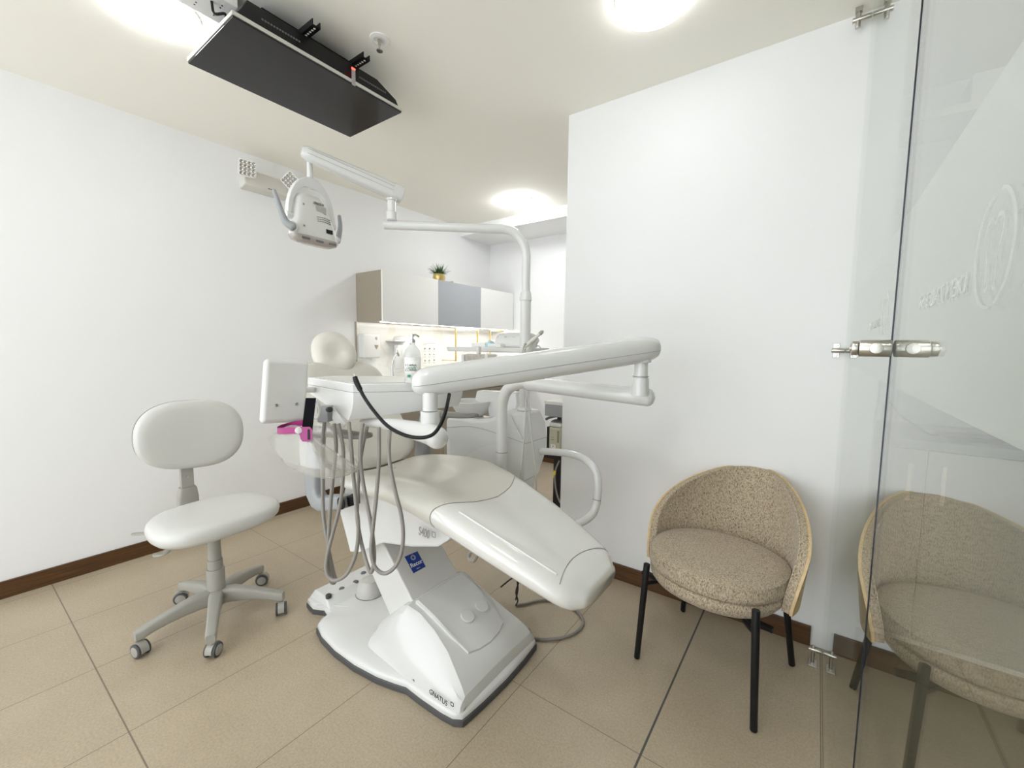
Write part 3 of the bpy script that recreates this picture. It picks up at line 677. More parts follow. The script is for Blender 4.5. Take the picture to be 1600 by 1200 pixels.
# seat support shell with model mark
yn_ = .985
sp = [PY(541, 762, yn_), PY(533, 800, yn_), PY(549, 861, yn_), PY(563, 862, yn_), PY(600, 847, yn_), PY(645, 853, yn_), PY(688, 853, yn_), PY(704, 843, yn_), PY(712, 834, yn_)]
sp = [V((p.x, 0, p.z)) for p in sp]+[V((-.93, 0, .645)), V((-1.2, 0, .70)), V((-1.5, 0, .71))]
def shellring(y, k): 
    cx, cz = -1.27, .56
    return [V((cx+(p.x-cx)*k, y, cz+(p.z-cz)*k)) for p in sp]
shell = obj('seat_shell', MB().loft([shellring(.985, .94), shellring(.978, .985), shellring(.990, 1.0), shellring(2*YC-.990, 1.0), shellring(2*YC-.978, .985)]), M['abs'], dc, ang=30)
a, b = PY(657, 829, .978), PY(675, 834, .978)
text('lettering', 'S400', .042, (a+b)/2+V((0, -.0095, 0)), (1, 0, -.02), (0, .05, 1), M['inkg'], shell, ext=.0006, sx=.66, bold=.0005)
c = PY(681, 834, .978)+V((0, -.0095, 0)); mb = MB()
for dx, dz, wx, wz in ((0, .009, .017, .0028), (0, -.009, .012, .0028), (-.0075, 0, .0028, .018), (.0075, .001, .0028, .017)): mb.box(c+V((dx, 0, dz)), (wx, .001, wz))
obj('square_mark', mb, M['inkg'], shell)
# seat + legrest upholstery
XS = [-1.60, -1.56, -1.48, -1.38, -1.25, -1.12, -1.00, -.90, -.80, -.70, -.61, -.56, -.52, -.50]
ZB = [.660, .655, .655, .656, .656, .640, .612, .584, .556, .526, .497, .480, .474, .485]
ZTp = [.700, .722, .742, .758, .772, .772, .748, .716, .680, .642, .603, .580, .558, .535]
YN = [1.02, .960, .930, .925, .925, .930, .938, .948, .960, .976, .995, 1.008, 1.035, 1.09]
def cush(x, dish=.0):
    yn = interp(XS, YN, x); a = YC-yn; out = []; n = 48
    wgt = max(0, 1-abs(x+.985)/.24)
    for i in range(n):
        t_ = 2*pi*i/n; cy, sz = cos(t_), sin(t_)
        yy = a*math.copysign(abs(cy)**(2/4.2), cy)
        xx = x+.095*wgt*(1-(yy/a)**2)-.02*wgt
        zb, zt = interp(XS, ZB, xx), interp(XS, ZTp, xx); h = (zt-zb)/2; zc = (zt+zb)/2
        zz = h*math.copysign(abs(sz)**(2/2.4), sz)
        if sz > 0: zz -= dish*(1-min(1, (abs(yy)/(a*.80)))**2)*sz
        if sz < 0: yy *= 1-.06*abs(sz)
        out.append(V((xx, YC+yy, zc+zz)))
    return out
def frange(a, b, n): return [lerp(a, b, i/n) for i in range(n+1)]
def dishf(x): return interp([-1.6, -1.45, -1.25, -1.08, -.95, -.7, -.46], [.01, .038, .040, .020, .008, .004, .0], x)
def uphol(xa, xb, n, e0=True, e1=True):
    r_ = [cush(x, dishf(x)) for x in frange(xa, xb, n)]
    def shrink(rg, k, dx):
        c_ = sum(rg, V((0, 0, 0)))/len(rg); return [V((p.x+dx, c_.y+(p.y-c_.y)*(1-(1-k)*.35), c_.z+(p.z-c_.z)*k)) for p in rg]
    if e0: r_ = [shrink(r_[0], .6, -.012), shrink(r_[0], .88, -.006)]+r_
    if e1: r_ = r_+[shrink(r_[-1], .88, .007), shrink(r_[-1], .6, .014)]
    return r_
seat_o = obj('seat', MB().loft(uphol(-1.60, -.985, 24, True, False)), M['cream'], dc, ang=60)
leg_o = obj('legrest', MB().loft(uphol(-.984, -.512, 24, False, True)), M['cover'], dc, ang=60, label='legrest under a glossy clear cover')
# piping seams: across the knees and around the toe cap
def surf(x, yo, lift=.0008):
    rg = cush(x, dishf(x)); best = rg[:25]
    best = sorted(best, key=lambda p: p.y); yy = YC+yo
    z = interp([p.y for p in best], [p.z for p in best], yy); xx = interp([p.y for p in best], [p.x for p in best], yy)
    return V((xx, yy, z+lift))
rg = cush(-.985, dishf(-.985)); pts = [rg[(k-3) % 48]+V((0, (-.0012 if rg[(k-3) % 48].y < YC else .0012)*(abs(k-15)/15)**2, .0008)) for k in range(31)]
obj('seam', MB().tube(pts, .0013, 6, 2), M['line'], leg_o)
pts = [surf(-.545-.030*sin(pi*k/20)-.02*(1-k/20), (k/10-1)*.150) for k in range(21)]
obj('seam', MB().tube(pts, .0011, 6, 2), M['line'], leg_o)
for s_ in (-1,):
    pts = [surf(x, s_*(YC-interp(XS, YN, x)-.045), .0012) for x in frange(-.93, -.585, 12)]
    obj('welt', MB().tube(pts, .0035, 8, 2, True), M['cover'], leg_o, label='glossy fold of the clear cover')
# backrest
BD = V((-.585, 0, .81)).normalized(); BN = V((.81, 0, .585)).normalized()
b0 = V((-1.585, YC, .705)); LB = .56
rings = []
for i in range(25):
    t_ = i/24; s_ = t_*LB
    wv = .245*(1-max(0, (.16-t_)/.16)**2.2*.42)*(1-max(0, (t_-.82)/.18)**2.4*.38)
    wv *= interp([0, .3, .7, 1], [.96, 1.04, 1.0, .95], t_)
    th = .052*(1-max(0, (.08-t_)/.08)**2*.5)*(1-max(0, (t_-.90)/.10)**2*.6)
    bend = -.035*(1-(2*t_-1)**2)
    c_ = b0+BD*s_+BN*bend
    rg = []
    for j in range(40):
        a = 2*pi*j/40; cy, sn = cos(a), sin(a)
        yy = wv*math.copysign(abs(cy)**(2/3.4), cy); nn2 = th*math.copysign(abs(sn)**(2/2.3), sn)
        if sn > 0: nn2 -= .028*(1-min(1, abs(yy)/(wv*.85))**2)*sn
        rg.append(c_+V((0, yy, 0))+BN*nn2)
    rings.append(rg)
obj('backrest', MB().loft(rings), M['cream'], dc, ang=60)
# headrest
hc = PY(522, 551, YC); hn = V((.93, -.32, .42)).normalized()
hu = V((0, 0, 1)).cross(hn).normalized(); hv = hn.cross(hu)
rings = []
for i in range(1, 20):
    a = pi*i/20; rings.append((cos(a), sin(a)))
grid = []
NR = 36
for cz, rr in rings[::-1]:
    rg = []
    for j in range(NR):
        t_ = 2*pi*j/NR; ru = .109*rr*(1+.06*cos(2*(t_+.7))); rv = .106*rr*(1+.05*cos(3*t_))
        k = cz*.050
        if cz > 0: k -= .030*math.exp(-((ru*cos(t_)-.012)**2+(rv*sin(t_)+.012)**2)/(.055**2))*cz
        ang = radians(-28)
        uu = ru*cos(t_); vv = rv*sin(t_)
        rg.append(hc+hu*(uu*cos(ang)-vv*sin(ang))+hv*(uu*sin(ang)+vv*cos(ang))+hn*k)
    grid.append(rg)
hr = obj('headrest', MB().loft(grid), M['cream'], dc, ang=70, label='round cream headrest cushion')
hb = hc-hn*.052; bt = b0+BD*(LB-.04)+BN*(-.03)
obj('headrest_bracket', MB().tube([hb, hb+V((-.02, 0, -.04)), bt], .014, 10), M['steel'], hr)
# armrests
def armrest(yb_, sgn, label):
    X = lambda px, py: PY(px, py, yb_)
    up, dep = V((0, 1, 0)), V((1, 0, 0))
    rows = [(-1.600, .895, 1, 0, .028), (-1.612, .84, 1, 0, .034), (-1.622, .76, 1, 0, .038), (-1.630, .68, 1, 0, .040), (-1.626, .645, .97, .25, .040), (-1.600, .620, .7, .7, .037), (-1.565, .618, .25, .97, .034), (-1.51, .634, .2, -.98, .030), (-1.43, .656, .2, -.98, .027), (-1.405, .662, .2, -.98, .022)]
    rr_ = []
    for x, z, dx, dz, h in rows:
        dd = V((dx, 0, abs(dz))) if x < -1.52 else V((-.2, 0, .98))
        rr_.append(ring(V((x, yb_, z)), dd.normalized(), up, h, .028, 4, 24))
    o = obj('armrest', MB().loft(rr_), M['greym'], dc, ang=50, label=label)
    obj('pad', MB().loft([ring(V((x, yb_, z)), V((0, 1, 0)), V((0, 0, 1)), a, b, 3, 24) for x, z, a, b in
        ((-1.635, .905, .018, .010), (-1.62, .908, .030, .016), (-1.55, .912, .034, .017), (-1.45, .916, .032, .014), (-1.35, .922, .031, .012), (-1.28, .930, .028, .011), (-1.262, .931, .014, .006))]), M['padg'], o, ang=60)
    obj('pivot_cap', MB().cyl((-1.405, yb_-.0285, .663), (-1.405, yb_-.022, .663), .024, bev=.003).bb(-1.42, -1.39, yb_, yb_+.045*(-sgn), .645, .68), M['black'], o)
    return o
armrest(.895, -1, 'grey armrest on the near side with curved lower arm')
armrest(1.475, 1, 'grey armrest on the far side')

# ================================================================== DELIVERY UNIT
du = thing('delivery_unit', (-1.176, 1.55, 0), 'white instrument table on a jointed arm crossing in front of the dental chair', 'dental unit')
pst = [PY(784, 790, 1.55), PY(784, 706, 1.55), PY(784, 650, 1.55), PY(785, 628, 1.555), PY(793, 609, 1.565), PY(812, 599, 1.58), PY(835, 599.5, 1.59)]
pst[0] = V((pst[1].x, 1.55, .42))
obj('post', MB().tube(pst, [.026]*7, 24), M['abs2'], du)
obj('post_ring', MB().cyl(pst[1]+V((0, 0, -.0015)), pst[1]+V((0, 0, .0015)), .0268, n=28), M['line'], du)
obj('post_foot', MB().bb(pst[1].x-.035, pst[1].x+.035, 1.379, 1.585, .43, .50), M['abs2'], du, .01)
rE = PD(1012, 621, 1.63); lE = PY(826, 599.5, 1.585)
obj('lower_arm', MB().tube([lE, lerp(lE, rE, .5), rE], [.0315, .033, .0345], 28, 4, True), M['abs'], du)
jt = PD(1001, 590, 1.61); top = PD(1006, 548, 1.60)
obj('joint', MB().tube([V((jt.x, jt.y, rE.z+.01)), V((jt.x, jt.y, jt.z-.005)), V((jt.x, jt.y, jt.z+.003)), V((jt.x, jt.y, top.z-.02))], [.033, .031, .026, .024], 26, 3).cyl((jt.x, jt.y, top.z-.045), (jt.x, jt.y, top.z-.030), .036, bev=.003), M['abs'], du)
# upper spring arm
e0, e1 = V((648, 598.6, 1.352)), V((1024, 544.2, 1.612))
cen = [tuple(lerp(e0, e1, t_)) for t_ in (-.012, .0, .02, .05, .10, .25, .45, .65, .85, .94, .98, 1.0, 1.012)]
hh = [.018, .030, .041, .0465, .048, .049, .0505, .0505, .0495, .0475, .042, .034, .018]
cp_ = [PD(*c_) for c_ in cen]
ad = (cp_[-1]-cp_[0]); adh = V((ad.x, ad.y, 0)).normalized(); side = V((-adh.y, adh.x, 0))
CP = catmull(cp_, 3); HH = [interp(list(range(len(hh))), hh, i/3) for i in range(len(CP))]
ua = obj('spring_arm', MB().loft([ring(c_, side, V((0, 0, 1)), h*.92, h, 2.5, 36) for c_, h in zip(CP, HH)]), M['abs'], du, ang=60, label='thick upper spring arm')
# seam line along both flanks of the arm
mb = MB()
for sg in (-1, 1): mb.tube([c_+side*(sg*h*.922)+V((0, 0, -.008)) for c_, h in zip(CP[1:-1], HH[1:-1])], .0008, 5, 1)
obj('seam', mb, M['line'], ua)
obj('mark_ring', MB().cyl(jt+V((0, 0, .004)), jt+V((0, 0, .0055)), .0312, n=28), M['line'], du)
# lower joint
a0 = PD(672, 618, 1.355); a1 = PD(671, 643, 1.35); a2 = PD(671, 668, 1.34); a3 = PD(676, 685, 1.33)
obj('joint', MB().tube([V((a0.x, a0.y, a0.z+.01)), V((a0.x, a0.y, a1.z+.002))], .024, 26, 1).tube([V((a0.x, a0.y, a1.z)), V((a0.x, a0.y, a2.z)), V((a0.x, a0.y, a3.z+.005))], [.031, .0315, .024], 26, 3), M['abs'], du)
bl = PD(686, 683, 1.31)
obj('table_link', MB().tube([bl+V((.006, -.012, 0)), PD(672, 678.5, 1.335), PD(650, 673, 1.38), PD(620, 666, 1.43), PD(590, 661, 1.46), PD(566, 659, 1.48)], [.0345, .034, .031, .025, .018, .010], 26, 5, True), M['abs'], du)
# instrument table
ZTt = 1.122
A_ = PZ(551, 600, ZTt); B_ = PZ(481, 589.5, ZTt); C_ = PZ(724, 597, ZTt)
ff = (C_-A_).normalized(); perp = V((-ff.y, ff.x, 0)); perp = perp if perp.x < 0 else -perp
D_ = C_+perp*.24+ff*(-.02); E_ = C_+perp*.30+ff*(-.12); G_ = B_+V((-.0, .10, 0))
topo = [A_, C_, D_, E_, G_, B_]
cen_ = sum(topo, V((0, 0, 0)))/6
low = [.124, .088, .07, .07, .064, .062]
ins = [-.012, .020, .035, .035, .01, .0]
def inset(p, k): dd = (cen_-p); dd.z = 0; return p+dd.normalized()*k
ba = (B_-A_).normalized()
def trg(k, sh, kin):
    return [inset(p, ins[i]*kin)+V((0, 0, -lerp(.029, low[i], k)))+(ba*sh if i == 0 else V((0, 0, 0))) for i, p in enumerate(topo)]
tb = obj('instrument_table', MB().loft([trg(1, .026, 1), trg(.7, .008, .6), trg(.35, .0, .2), trg(0, 0, 0)]), M['abs'], du, .003)
obj('table_rim', MB().loft([[p+V((0, 0, -.0282)) for p in topo], [p+V((0, 0, -.004)) for p in topo], [inset(p, .004) for p in topo]]), M['abs'], tb, .0012)
obj('tray_mat', MB().prism([inset(p, .025)+V((0, 0, .0003)) for p in topo], (0, 0, .0015)), M['abs2'], tb)
obj('cable_support', MB().box(PD(509, 646, 1.48), (.04, .05, .055), Matrix.Rotation(.6, 3, 'Z')), M['greym'], tb, .004)
lw = [(520, 634), (541, 662), (536, 669), (531, 670), (519, 655)]
obj('underside_wedge', MB().prism2([PD(x, y, 1.42) for x, y in lw], [PD(x, y, 1.47) for x, y in lw]), M['abs'], tb, .003)
obj('adjust_knob', MB().cyl(PD(515.5, 640, 1.37), PD(513, 640, 1.44), .009, bev=.002), M['ink'], tb)
obj('hook', MB().tube([PD(489, 622, 1.42), PD(497, 628, 1.40), PD(500, 642, 1.40), PD(496, 652, 1.41), PD(489, 650, 1.42)], .006, 10), M['abs'], tb, label='pale hook carrying the face shield')
# light box on the left of the table
xn = -1.405
pc_ = [PX(417, 561.5, xn), PX(484, 565, xn), PX(478, 658, xn), PX(410, 662, xn)]
ycn = sum(p.y for p in pc_)/4; zcn = sum(p.z for p in pc_)/4
rg = lambda x, k, kb: [V((x, ycn+(p.y-ycn)*k, zcn+(p.z-zcn)*k)) for p in pc_]
lb = obj('light_box', MB().loft([rg(xn-.034, .97, 1), rg(xn-.012, 1.02, 1), rg(xn, .985, 1)]), M['abs2'], du, .011, label='upright white film viewer panel')
for a, b in ((432, 633), (463, 631)): obj('screw', MB().cyl(PX(a, b, xn+.0), PX(a, b, xn+.0)+V((.003, 0, 0)), .0042, n=14), M['steel'], lb)
obj('viewer_arm', MB().tube([V((xn-.03, ycn+.02, zcn)), V((xn-.06, ycn+.05, zcn)), V((B_.x+.03, B_.y+.03, ZTt-.05))], .012, 12), M['abs2'], lb)
# instrument hoses
H = [
 [(507, 660, 1.47), (503, 700, 1.45), (504, 748, 1.44), (505, 800, 1.43), (511, 845, 1.42), (520, 890, 1.41), (524, 905, 1.405), (521, 911, 1.40), (516, 903, 1.395), (513, 860, 1.39), (515, 810, 1.385), (520, 748, 1.385), (525, 700, 1.39), (522, 662, 1.40)],
 [(529, 662, 1.40), (536, 700, 1.39), (536, 745, 1.385), (531, 790, 1.385), (518, 840, 1.385), (510, 875, 1.38), (510, 893, 1.375), (517, 905, 1.37), (528, 906, 1.36), (543, 895, 1.35), (556, 865, 1.345), (560, 825, 1.34), (556, 785, 1.34), (552, 740, 1.345), (548, 690, 1.36), (545, 660, 1.38)],
 [(567, 662, 1.37), (563, 690, 1.35), (564, 730, 1.345), (570, 770, 1.34), (579, 815, 1.33), (584, 855, 1.325), (584, 880, 1.32), (580, 894, 1.32), (575, 886, 1.325), (568, 862, 1.35), (561, 830, 1.37), (558, 800, 1.375), (561, 740, 1.38), (566, 700, 1.38), (574, 666, 1.39)],
 [(592, 668, 1.37), (592, 720, 1.34), (588, 775, 1.33), (582, 832, 1.32), (580, 862, 1.315), (586, 886, 1.31), (600, 896, 1.305), (615, 888, 1.30), (626, 868, 1.30), (630, 838, 1.30), (627, 805, 1.305), (617, 765, 1.31), (608, 715, 1.32), (609, 672, 1.35)]]
for k, h_ in enumerate(H):
    obj('instrument_hose', MB().tube([PD(*p) for p in h_], .0062, 12, 5), M['hose'] if k != 1 else M['hose'], du, ang=80)
# loose black lead hanging in front of the table
bk = [(702, 616, 1.30), (697, 640, 1.25), (689, 662, 1.235), (676, 679, 1.23), (655, 684, 1.235), (630, 679, 1.25), (605, 665, 1.26), (585, 643, 1.28), (570, 622, 1.30), (562, 607, 1.31)]
ld = obj('black_lead', MB().tube([PD(*p) for p in bk], .0056, 12, 5), M['black'], du, ang=80, label='black curved lead with a connector end')
obj('connector', MB().tube([PD(563, 609, 1.31), PD(557, 597, 1.315), PD(554.5, 589, 1.318)], [.0078, .0085, .0075], 14, 3), M['black'], ld)
obj('contact', MB().cyl(PD(554.5, 589, 1.318), PD(553.5, 584, 1.32), .002, n=8), M['steel'], ld)

# ------------------------------------------------------------------ bottle on the table
bp_ = PZ(645, 599, ZTt); bp_.z = ZTt+.001
t = thing('spray_bottle', bp_, 'clear plastic bottle with printed label standing on the instrument table', 'bottle')
bt_ = obj('bottle_body', MB().lathe(bp_, [(.020, 0), (.0265, .003), (.0275, .01), (.0275, .095), (.024, .112), (.014, .124), (.009, .130), (.009, .136)], n=32), M['bottle'], t)
n_v = (EYEV-bp_); n_v.z = 0; n_v.normalize(); xr = V((-n_v.y, n_v.x, 0))
mb = MB(); g0, g1 = [], []
for i in range(15):
    a = radians(-75+150*i/14); dd = n_v*cos(a)+xr*sin(a)
    g0.append(bp_+dd*.0279+V((0, 0, .018))); g1.append(bp_+dd*.0279+V((0, 0, .088)))
lbn = obj('paper_label', mb.sheet([g0, g1]), M['paper'], t, solid=.0003)
for s_, z, sz, mm in (('ECAINA', .062, .0105, 'ink'), ('menode', .054, .0100, 'green'), ('ECAINA', .046, .0105, 'ink')):
    text('lettering', s_, sz, bp_+n_v*.0287-xr*.006+V((0, 0, z)), xr, (0, 0, 1), M[mm], lbn, ext=.0003)
obj('label_mark', MB().box(bp_+n_v*.0286-xr*.012+V((0, 0, .026)), (.0006, .011, .008), Matrix((n_v, xr, V((0, 0, 1)))).transposed()), M['green'], lbn)
obj('pump', MB().lathe(bp_+V((0, 0, .1365)), [(.007, 0), (.0105, .001), (.0105, .010), (.0045, .013), (.0045, .022), (.009, .024), (.009, .029), (.003, .030)], n=20).tube([bp_+V((0, 0, .163)), bp_+xr*.012+V((0, 0, .163)), bp_+xr*.022+V((0, 0, .157))], .003, 8), M['chrome'], t)

# ------------------------------------------------------------------ face shield
fs0 = PD(482, 632, 1.38)
t = thing('face_shield', fs0, 'clear face shield with magenta headband hanging from the instrument table', 'face shield')
def strip(pts, hgt, th, sub=5, up=V((0, 0, 1))):
    P = catmull(pts, sub); mb = MB(); r_ = []
    for i, p in enumerate(P):
        d_ = (P[min(i+1, len(P)-1)]-P[max(i-1, 0)]).normalized(); s_ = d_.cross(up).normalized(); u2 = s_.cross(d_)
        r_.append([p+s_*th/2+u2*hgt/2, p-s_*th/2+u2*hgt/2, p-s_*th/2-u2*hgt/2, p+s_*th/2-u2*hgt/2])
    return mb.loft(r_)
a, b = PD(485.5, 622, 1.375), PD(479, 676, 1.31)
sx_ = RX
obj('strap', MB().loft([[p+sx_*.0165, p-sx_*.0165, p-sx_*.0165+V((-.003, .003, 0)), p+sx_*.0165+V((-.003, .003, 0))] for p in catmull([a, lerp(a, b, .5), b], 3)]), M['cloth'], t)
obj('headband', strip([PD(476, 660, 1.40), PD(455, 664, 1.42), PD(438, 669, 1.39), PD(433.5, 673, 1.34), PD(441, 673.5, 1.295), PD(460, 672.5, 1.262), PD(474, 673.5, 1.252)], .0195, .002), M['pink'], t, label='magenta headband')
pb = [(467, 667), (484, 667), (488, 671), (488, 686), (484, 690), (473, 690), (469.5, 686), (468.5, 680), (466, 677.5)]
obj('buckle', MB().prism2([PD(x, y, 1.249) for x, y in pb], [PD(x, y, 1.242) for x, y in pb]), M['pink'], t)
sl = [(480.5, 671), (484, 671), (484, 687), (480.5, 687)]
obj('buckle_slot', MB().prism2([PD(x, y, 1.2415) for x, y in sl], [PD(x, y, 1.2405) for x, y in sl]), M['black'], t)
obj('knob', MB().cyl(PD(466.5, 672.5, 1.252), PD(466.5, 672.5, 1.238), .010, bev=.002), M['abs'], t)
tp = [(419, 685, 1.44), (434, 675, 1.37), (453, 665, 1.30), (476, 669, 1.265), (500, 690, 1.265), (530, 711, 1.29), (561, 731, 1.37)]
bt2 = [(419, 686, 1.44), (430, 706, 1.36), (449, 727, 1.29), (478, 742, 1.255), (511, 747.5, 1.255), (541, 743, 1.285), (562, 733, 1.37)]
Tp = catmull([PD(*p) for p in tp], 6); Bt = catmull([PD(*p) for p in bt2], 6)
grid = []
for k in range(9):
    q_ = k/8
    grid.append([lerp(a_, b_, q_)+(EYEV-lerp(a_, b_, q_)).normalized()*.012*sin(pi*q_) for a_, b_ in zip(Tp, Bt)])
vz = obj('visor', MB().sheet(grid), M['visor'], t, ang=80, solid=.0010)
obj('visor_edge', MB().tube(Tp, .0010, 6, 1).tube(Bt, .0010, 6, 1), M['visor'], vz)
tp2 = [(470, 652, 1.44), (490, 651, 1.47), (515, 661, 1.47), (540, 693, 1.45), (563, 730, 1.38)]
T2 = catmull([PD(*p) for p in tp2], 6)
bt3 = [(470, 652, 1.44), (480, 690, 1.45), (505, 720, 1.45), (536, 736, 1.43), (563, 731, 1.38)]
B2 = catmull([PD(*p) for p in bt3], 6)
obj('visor_far_side', MB().sheet([[lerp(a_, b_, k/6) for a_, b_ in zip(T2, B2)] for k in range(7)]), M['visor'], t, ang=80, solid=.0010)

# ================================================================== CUSPIDOR / WATER UNIT
cu_ = thing('cuspidor_unit', (-1.37, 1.75, 0), 'white water unit with spittoon bowl behind the dental chair', 'dental unit')
prof = [(1.650, .60), (1.650, .79), (1.650, .925), (1.668, .942), (1.790, .940), (1.845, .865), (1.862, .785), (1.845, .70), (1.785, .605)]
def usec(x, k=1.0, kz=1.0, dz=0): 
    return [V((x, 1.75+(y-1.75)*k, .605+(z-.605)*kz+dz)) for y, z in prof]
body_r = [usec(-1.650, .80, .70), usec(-1.635, .93, .76), usec(-1.60, 1, .79), usec(-1.52, 1, .80), usec(-1.43, 1, .79), usec(-1.34, 1, .83), usec(-1.26, 1, .93), usec(-1.215, 1, 1), usec(-1.125, 1, 1), usec(-1.112, .97, .985)]
obj('unit_body', MB().loft(body_r), M['abs'], cu_, .010, 3)
obj('unit_base', MB().loft([[V((x, y, z)) for x, y in ((-1.32, 1.68), (-1.145, 1.68), (-1.145, 1.80), (-1.32, 1.80))] for z in (.32, .50, .612)]), M['abs2'], cu_, .012)
obj('support_beam', MB().bb(-1.32, -1.22, 1.378, 1.685, .42, .52), M['abs2'], cu_, .01)
# seam on the front cover
sm = [PY(x, y, 1.6495) for x, y in ((699, 668), (740, 667), (790, 682), (820, 693))]
obj('seam', MB().tube(sm, .0012, 6, 5).tube([V((-1.1115, y, z)) for y, z in ((1.652, .788), (1.75, .788), (1.858, .788))], .0012, 6, 2), M['line'], cu_)
ar = [PY(x, y, 1.649) for x, y in ((734, 709), (752, 699), (775, 694), (800, 693), (818, 696))]
obj('lower_cover', MB().prism([V((p.x, 1.6465, p.z)) for p in ar]+[V((-1.115, 1.6465, .615)), V((-1.50, 1.6465, .615))], (0, .003, 0)), M['abs2'], cu_)
hl = [PY(796, 650, 1.640), PY(818, 692, 1.640)]
obj('strut', MB().tube([hl[0]+V((0, .006, 0)), lerp(hl[0], hl[1], .5), hl[1]+V((0, .006, 0))], .004, 8), M['abs'], cu_)
# bowl
bwc = PY(733, 640, 1.72)
obj('spittoon_bowl', MB().lathe(V((bwc.x, 1.74, .868)), [(.03, -.01), (.055, .0), (.085, .022), (.105, .055), (.112, .082), (.110, .086), (.104, .084), (.095, .06), (.05, .02), (.01, .014)], n=48), M['abs2'], cu_)
obj('bowl_ring', MB().lathe(V((bwc.x, 1.74, .852)), [(.045, 0), (.05, .002), (.05, .012), (.02, .012)]), M['greyd'], cu_)
# tower behind bowl
tw = [PY(x, y, 1.80) for x, y in ((745, 612), (803, 612), (807, 652), (765, 652))]
zt_, zb_ = 1.0, .78
obj('tower', MB().loft([[V((-1.40, 1.76, .78)), V((-1.235, 1.76, .78)), V((-1.235, 1.86, .78)), V((-1.40, 1.86, .78))], [V((-1.44, 1.76, .93)), V((-1.24, 1.76, .93)), V((-1.24, 1.86, .93)), V((-1.44, 1.86, .93))],
     [V((-1.535, 1.77, .955)), V((-1.245, 1.77, .955)), V((-1.245, 1.85, .955)), V((-1.535, 1.85, .955))], [V((-1.53, 1.78, 1.005)), V((-1.26, 1.78, 1.015)), V((-1.26, 1.84, 1.015)), V((-1.53, 1.84, 1.005))]]), M['abs'], cu_, .012)
# assistant shelf and its post
shl = [PY(697, 542, 1.80), PY(818, 547, 1.62)]
zs_ = 1.222
q4 = [PZ(698, 548.5, zs_), PZ(815, 553.5, zs_)]
sA = V((-1.72, 1.745, zs_)); sB = PD(818, 553, 1.98); sB.z = zs_
sdir = (sB-sA).normalized(); spp = V((-sdir.y, sdir.x, 0)); spp = spp if spp.y > 0 else -spp
sh = obj('side_tray', MB().prism2([sA, sB, sB+spp*.19-sdir*.02, sA+spp*.17+sdir*.03], [sA+V((0, 0, .024))-sdir*.008, sB+V((0, 0, .024)), sB+spp*.19+V((0, 0, .024)), sA+spp*.17+V((0, 0, .024))]), M['abs2'], cu_, .006)
obj('tray_bracket', MB().tube([sB-sdir*.03+spp*.08+V((0, 0, -.002)), V((-1.175, 1.75, 1.17)), V((-1.155, 1.72, 1.15))], .016, 12), M['abs2'], sh)
# handle bar looping out to the right
brp = [(845, 705, 1.80), (870, 706.5, 1.78), (893, 709.5, 1.76), (915, 718, 1.74), (930, 735, 1.72), (934, 755, 1.71), (933.5, 775, 1.70), (931, 790, 1.69), (924, 805, 1.66), (908, 816, 1.62), (885, 824, 1.58)]
PB = [PY(x, y, yy) for x, y, yy in brp]
obj('support_tube', MB().tube(PB, .0175, 20, 4), M['abs'], cu_, label='bent white tube at the right of the unit')
obj('tube_ring', MB().cyl(lerp(PB[6], PB[7], .35), lerp(PB[6], PB[7], .42), .0181, n=24), M['line'], cu_)
obj('tube_foot', MB().tube([PB[-1], V((PB[-1].x-.08, 1.60, .44)), V((-1.10, 1.62, .46)), V((-1.22, 1.63, .47))], .0175, 16), M['abs'], cu_)
# thin cords
c1 = [(823, 604, 1.92), (822, 635, 1.90), (820, 665, 1.88), (817, 705, 1.87), (813, 742, 1.86), (811, 770, 1.88)]
c2 = [(824.5, 604, 1.92), (826, 635, 1.90), (830, 675, 1.88), (835, 715, 1.87), (838, 755, 1.87), (838, 800, 1.9)]
c2b = [(823.5, 604, 1.92), (825, 640, 1.90), (828, 670, 1.88)]
for c_ in (c1, c2): obj('cord', MB().tube([PD(*p) for p in c_], .0042, 10, 5), M['hosel'], cu_, ang=80)

# items on the side tray
ts = zs_+.0245
pa = sA+sdir*.48+spp*.09; pa.z = ts
Rq = Matrix((sdir, spp, V((0, 0, 1)))).transposed()
t = thing('control_device', pa, 'white rounded tabletop device with printed front on the side tray', 'dental device')
prf = [(-.055, 0), (-.060, .012), (-.045, .055), (-.02, .072), (.02, .076), (.05, .068), (.06, .04), (.06, 0)]
dvb = obj('housing', MB().loft([[pa+sdir*s_+spp*y*k+V((0, 0, max(.0005, z*k))) for y, z in prf] for s_, k in ((-.125, .72), (-.118, .92), (-.10, 1), (.06, 1), (.085, .92), (.092, .72))]), M['abs'], t, .006)
for off, s_ in ((-.085, '2'), (-.03, '0 0'), (.03, '-----')):
    p_ = pa+sdir*off+spp*(-.0545)+V((0, 0, .052)); text('lettering', s_, .013, p_-spp*.002+V((0, 0, .0)), sdir, spp*.35+V((0, 0, .9)), M['inkg'], dvb, ext=.0003)
pb_ = pa+sdir*.085-spp*.10; 
t = thing('syringe_holder', V((pb_.x, pb_.y, ts-.02)), 'white handpiece resting in its holder at the end of the side tray', 'dental handpiece')
obj('holder', MB().tube([PD(826, 549, 1.90), PD(832, 538, 1.89), PD(838, 531, 1.88)], [.013, .019, .015], 14, 4, True), M['abs2'], t)
obj('handpiece', MB().tube([PD(821, 541, 1.86), PD(834, 530, 1.86), PD(843, 522, 1.86)], [.009, .008, .0065], 14, 4, True), M['abs_warm'], t)
obj('nozzle', MB().tube([PD(843, 522, 1.86), PD(847, 518.5, 1.86), PD(848.5, 516.5, 1.86)], [.0085, .0085, .003], 12, 3), M['greyp'], t)
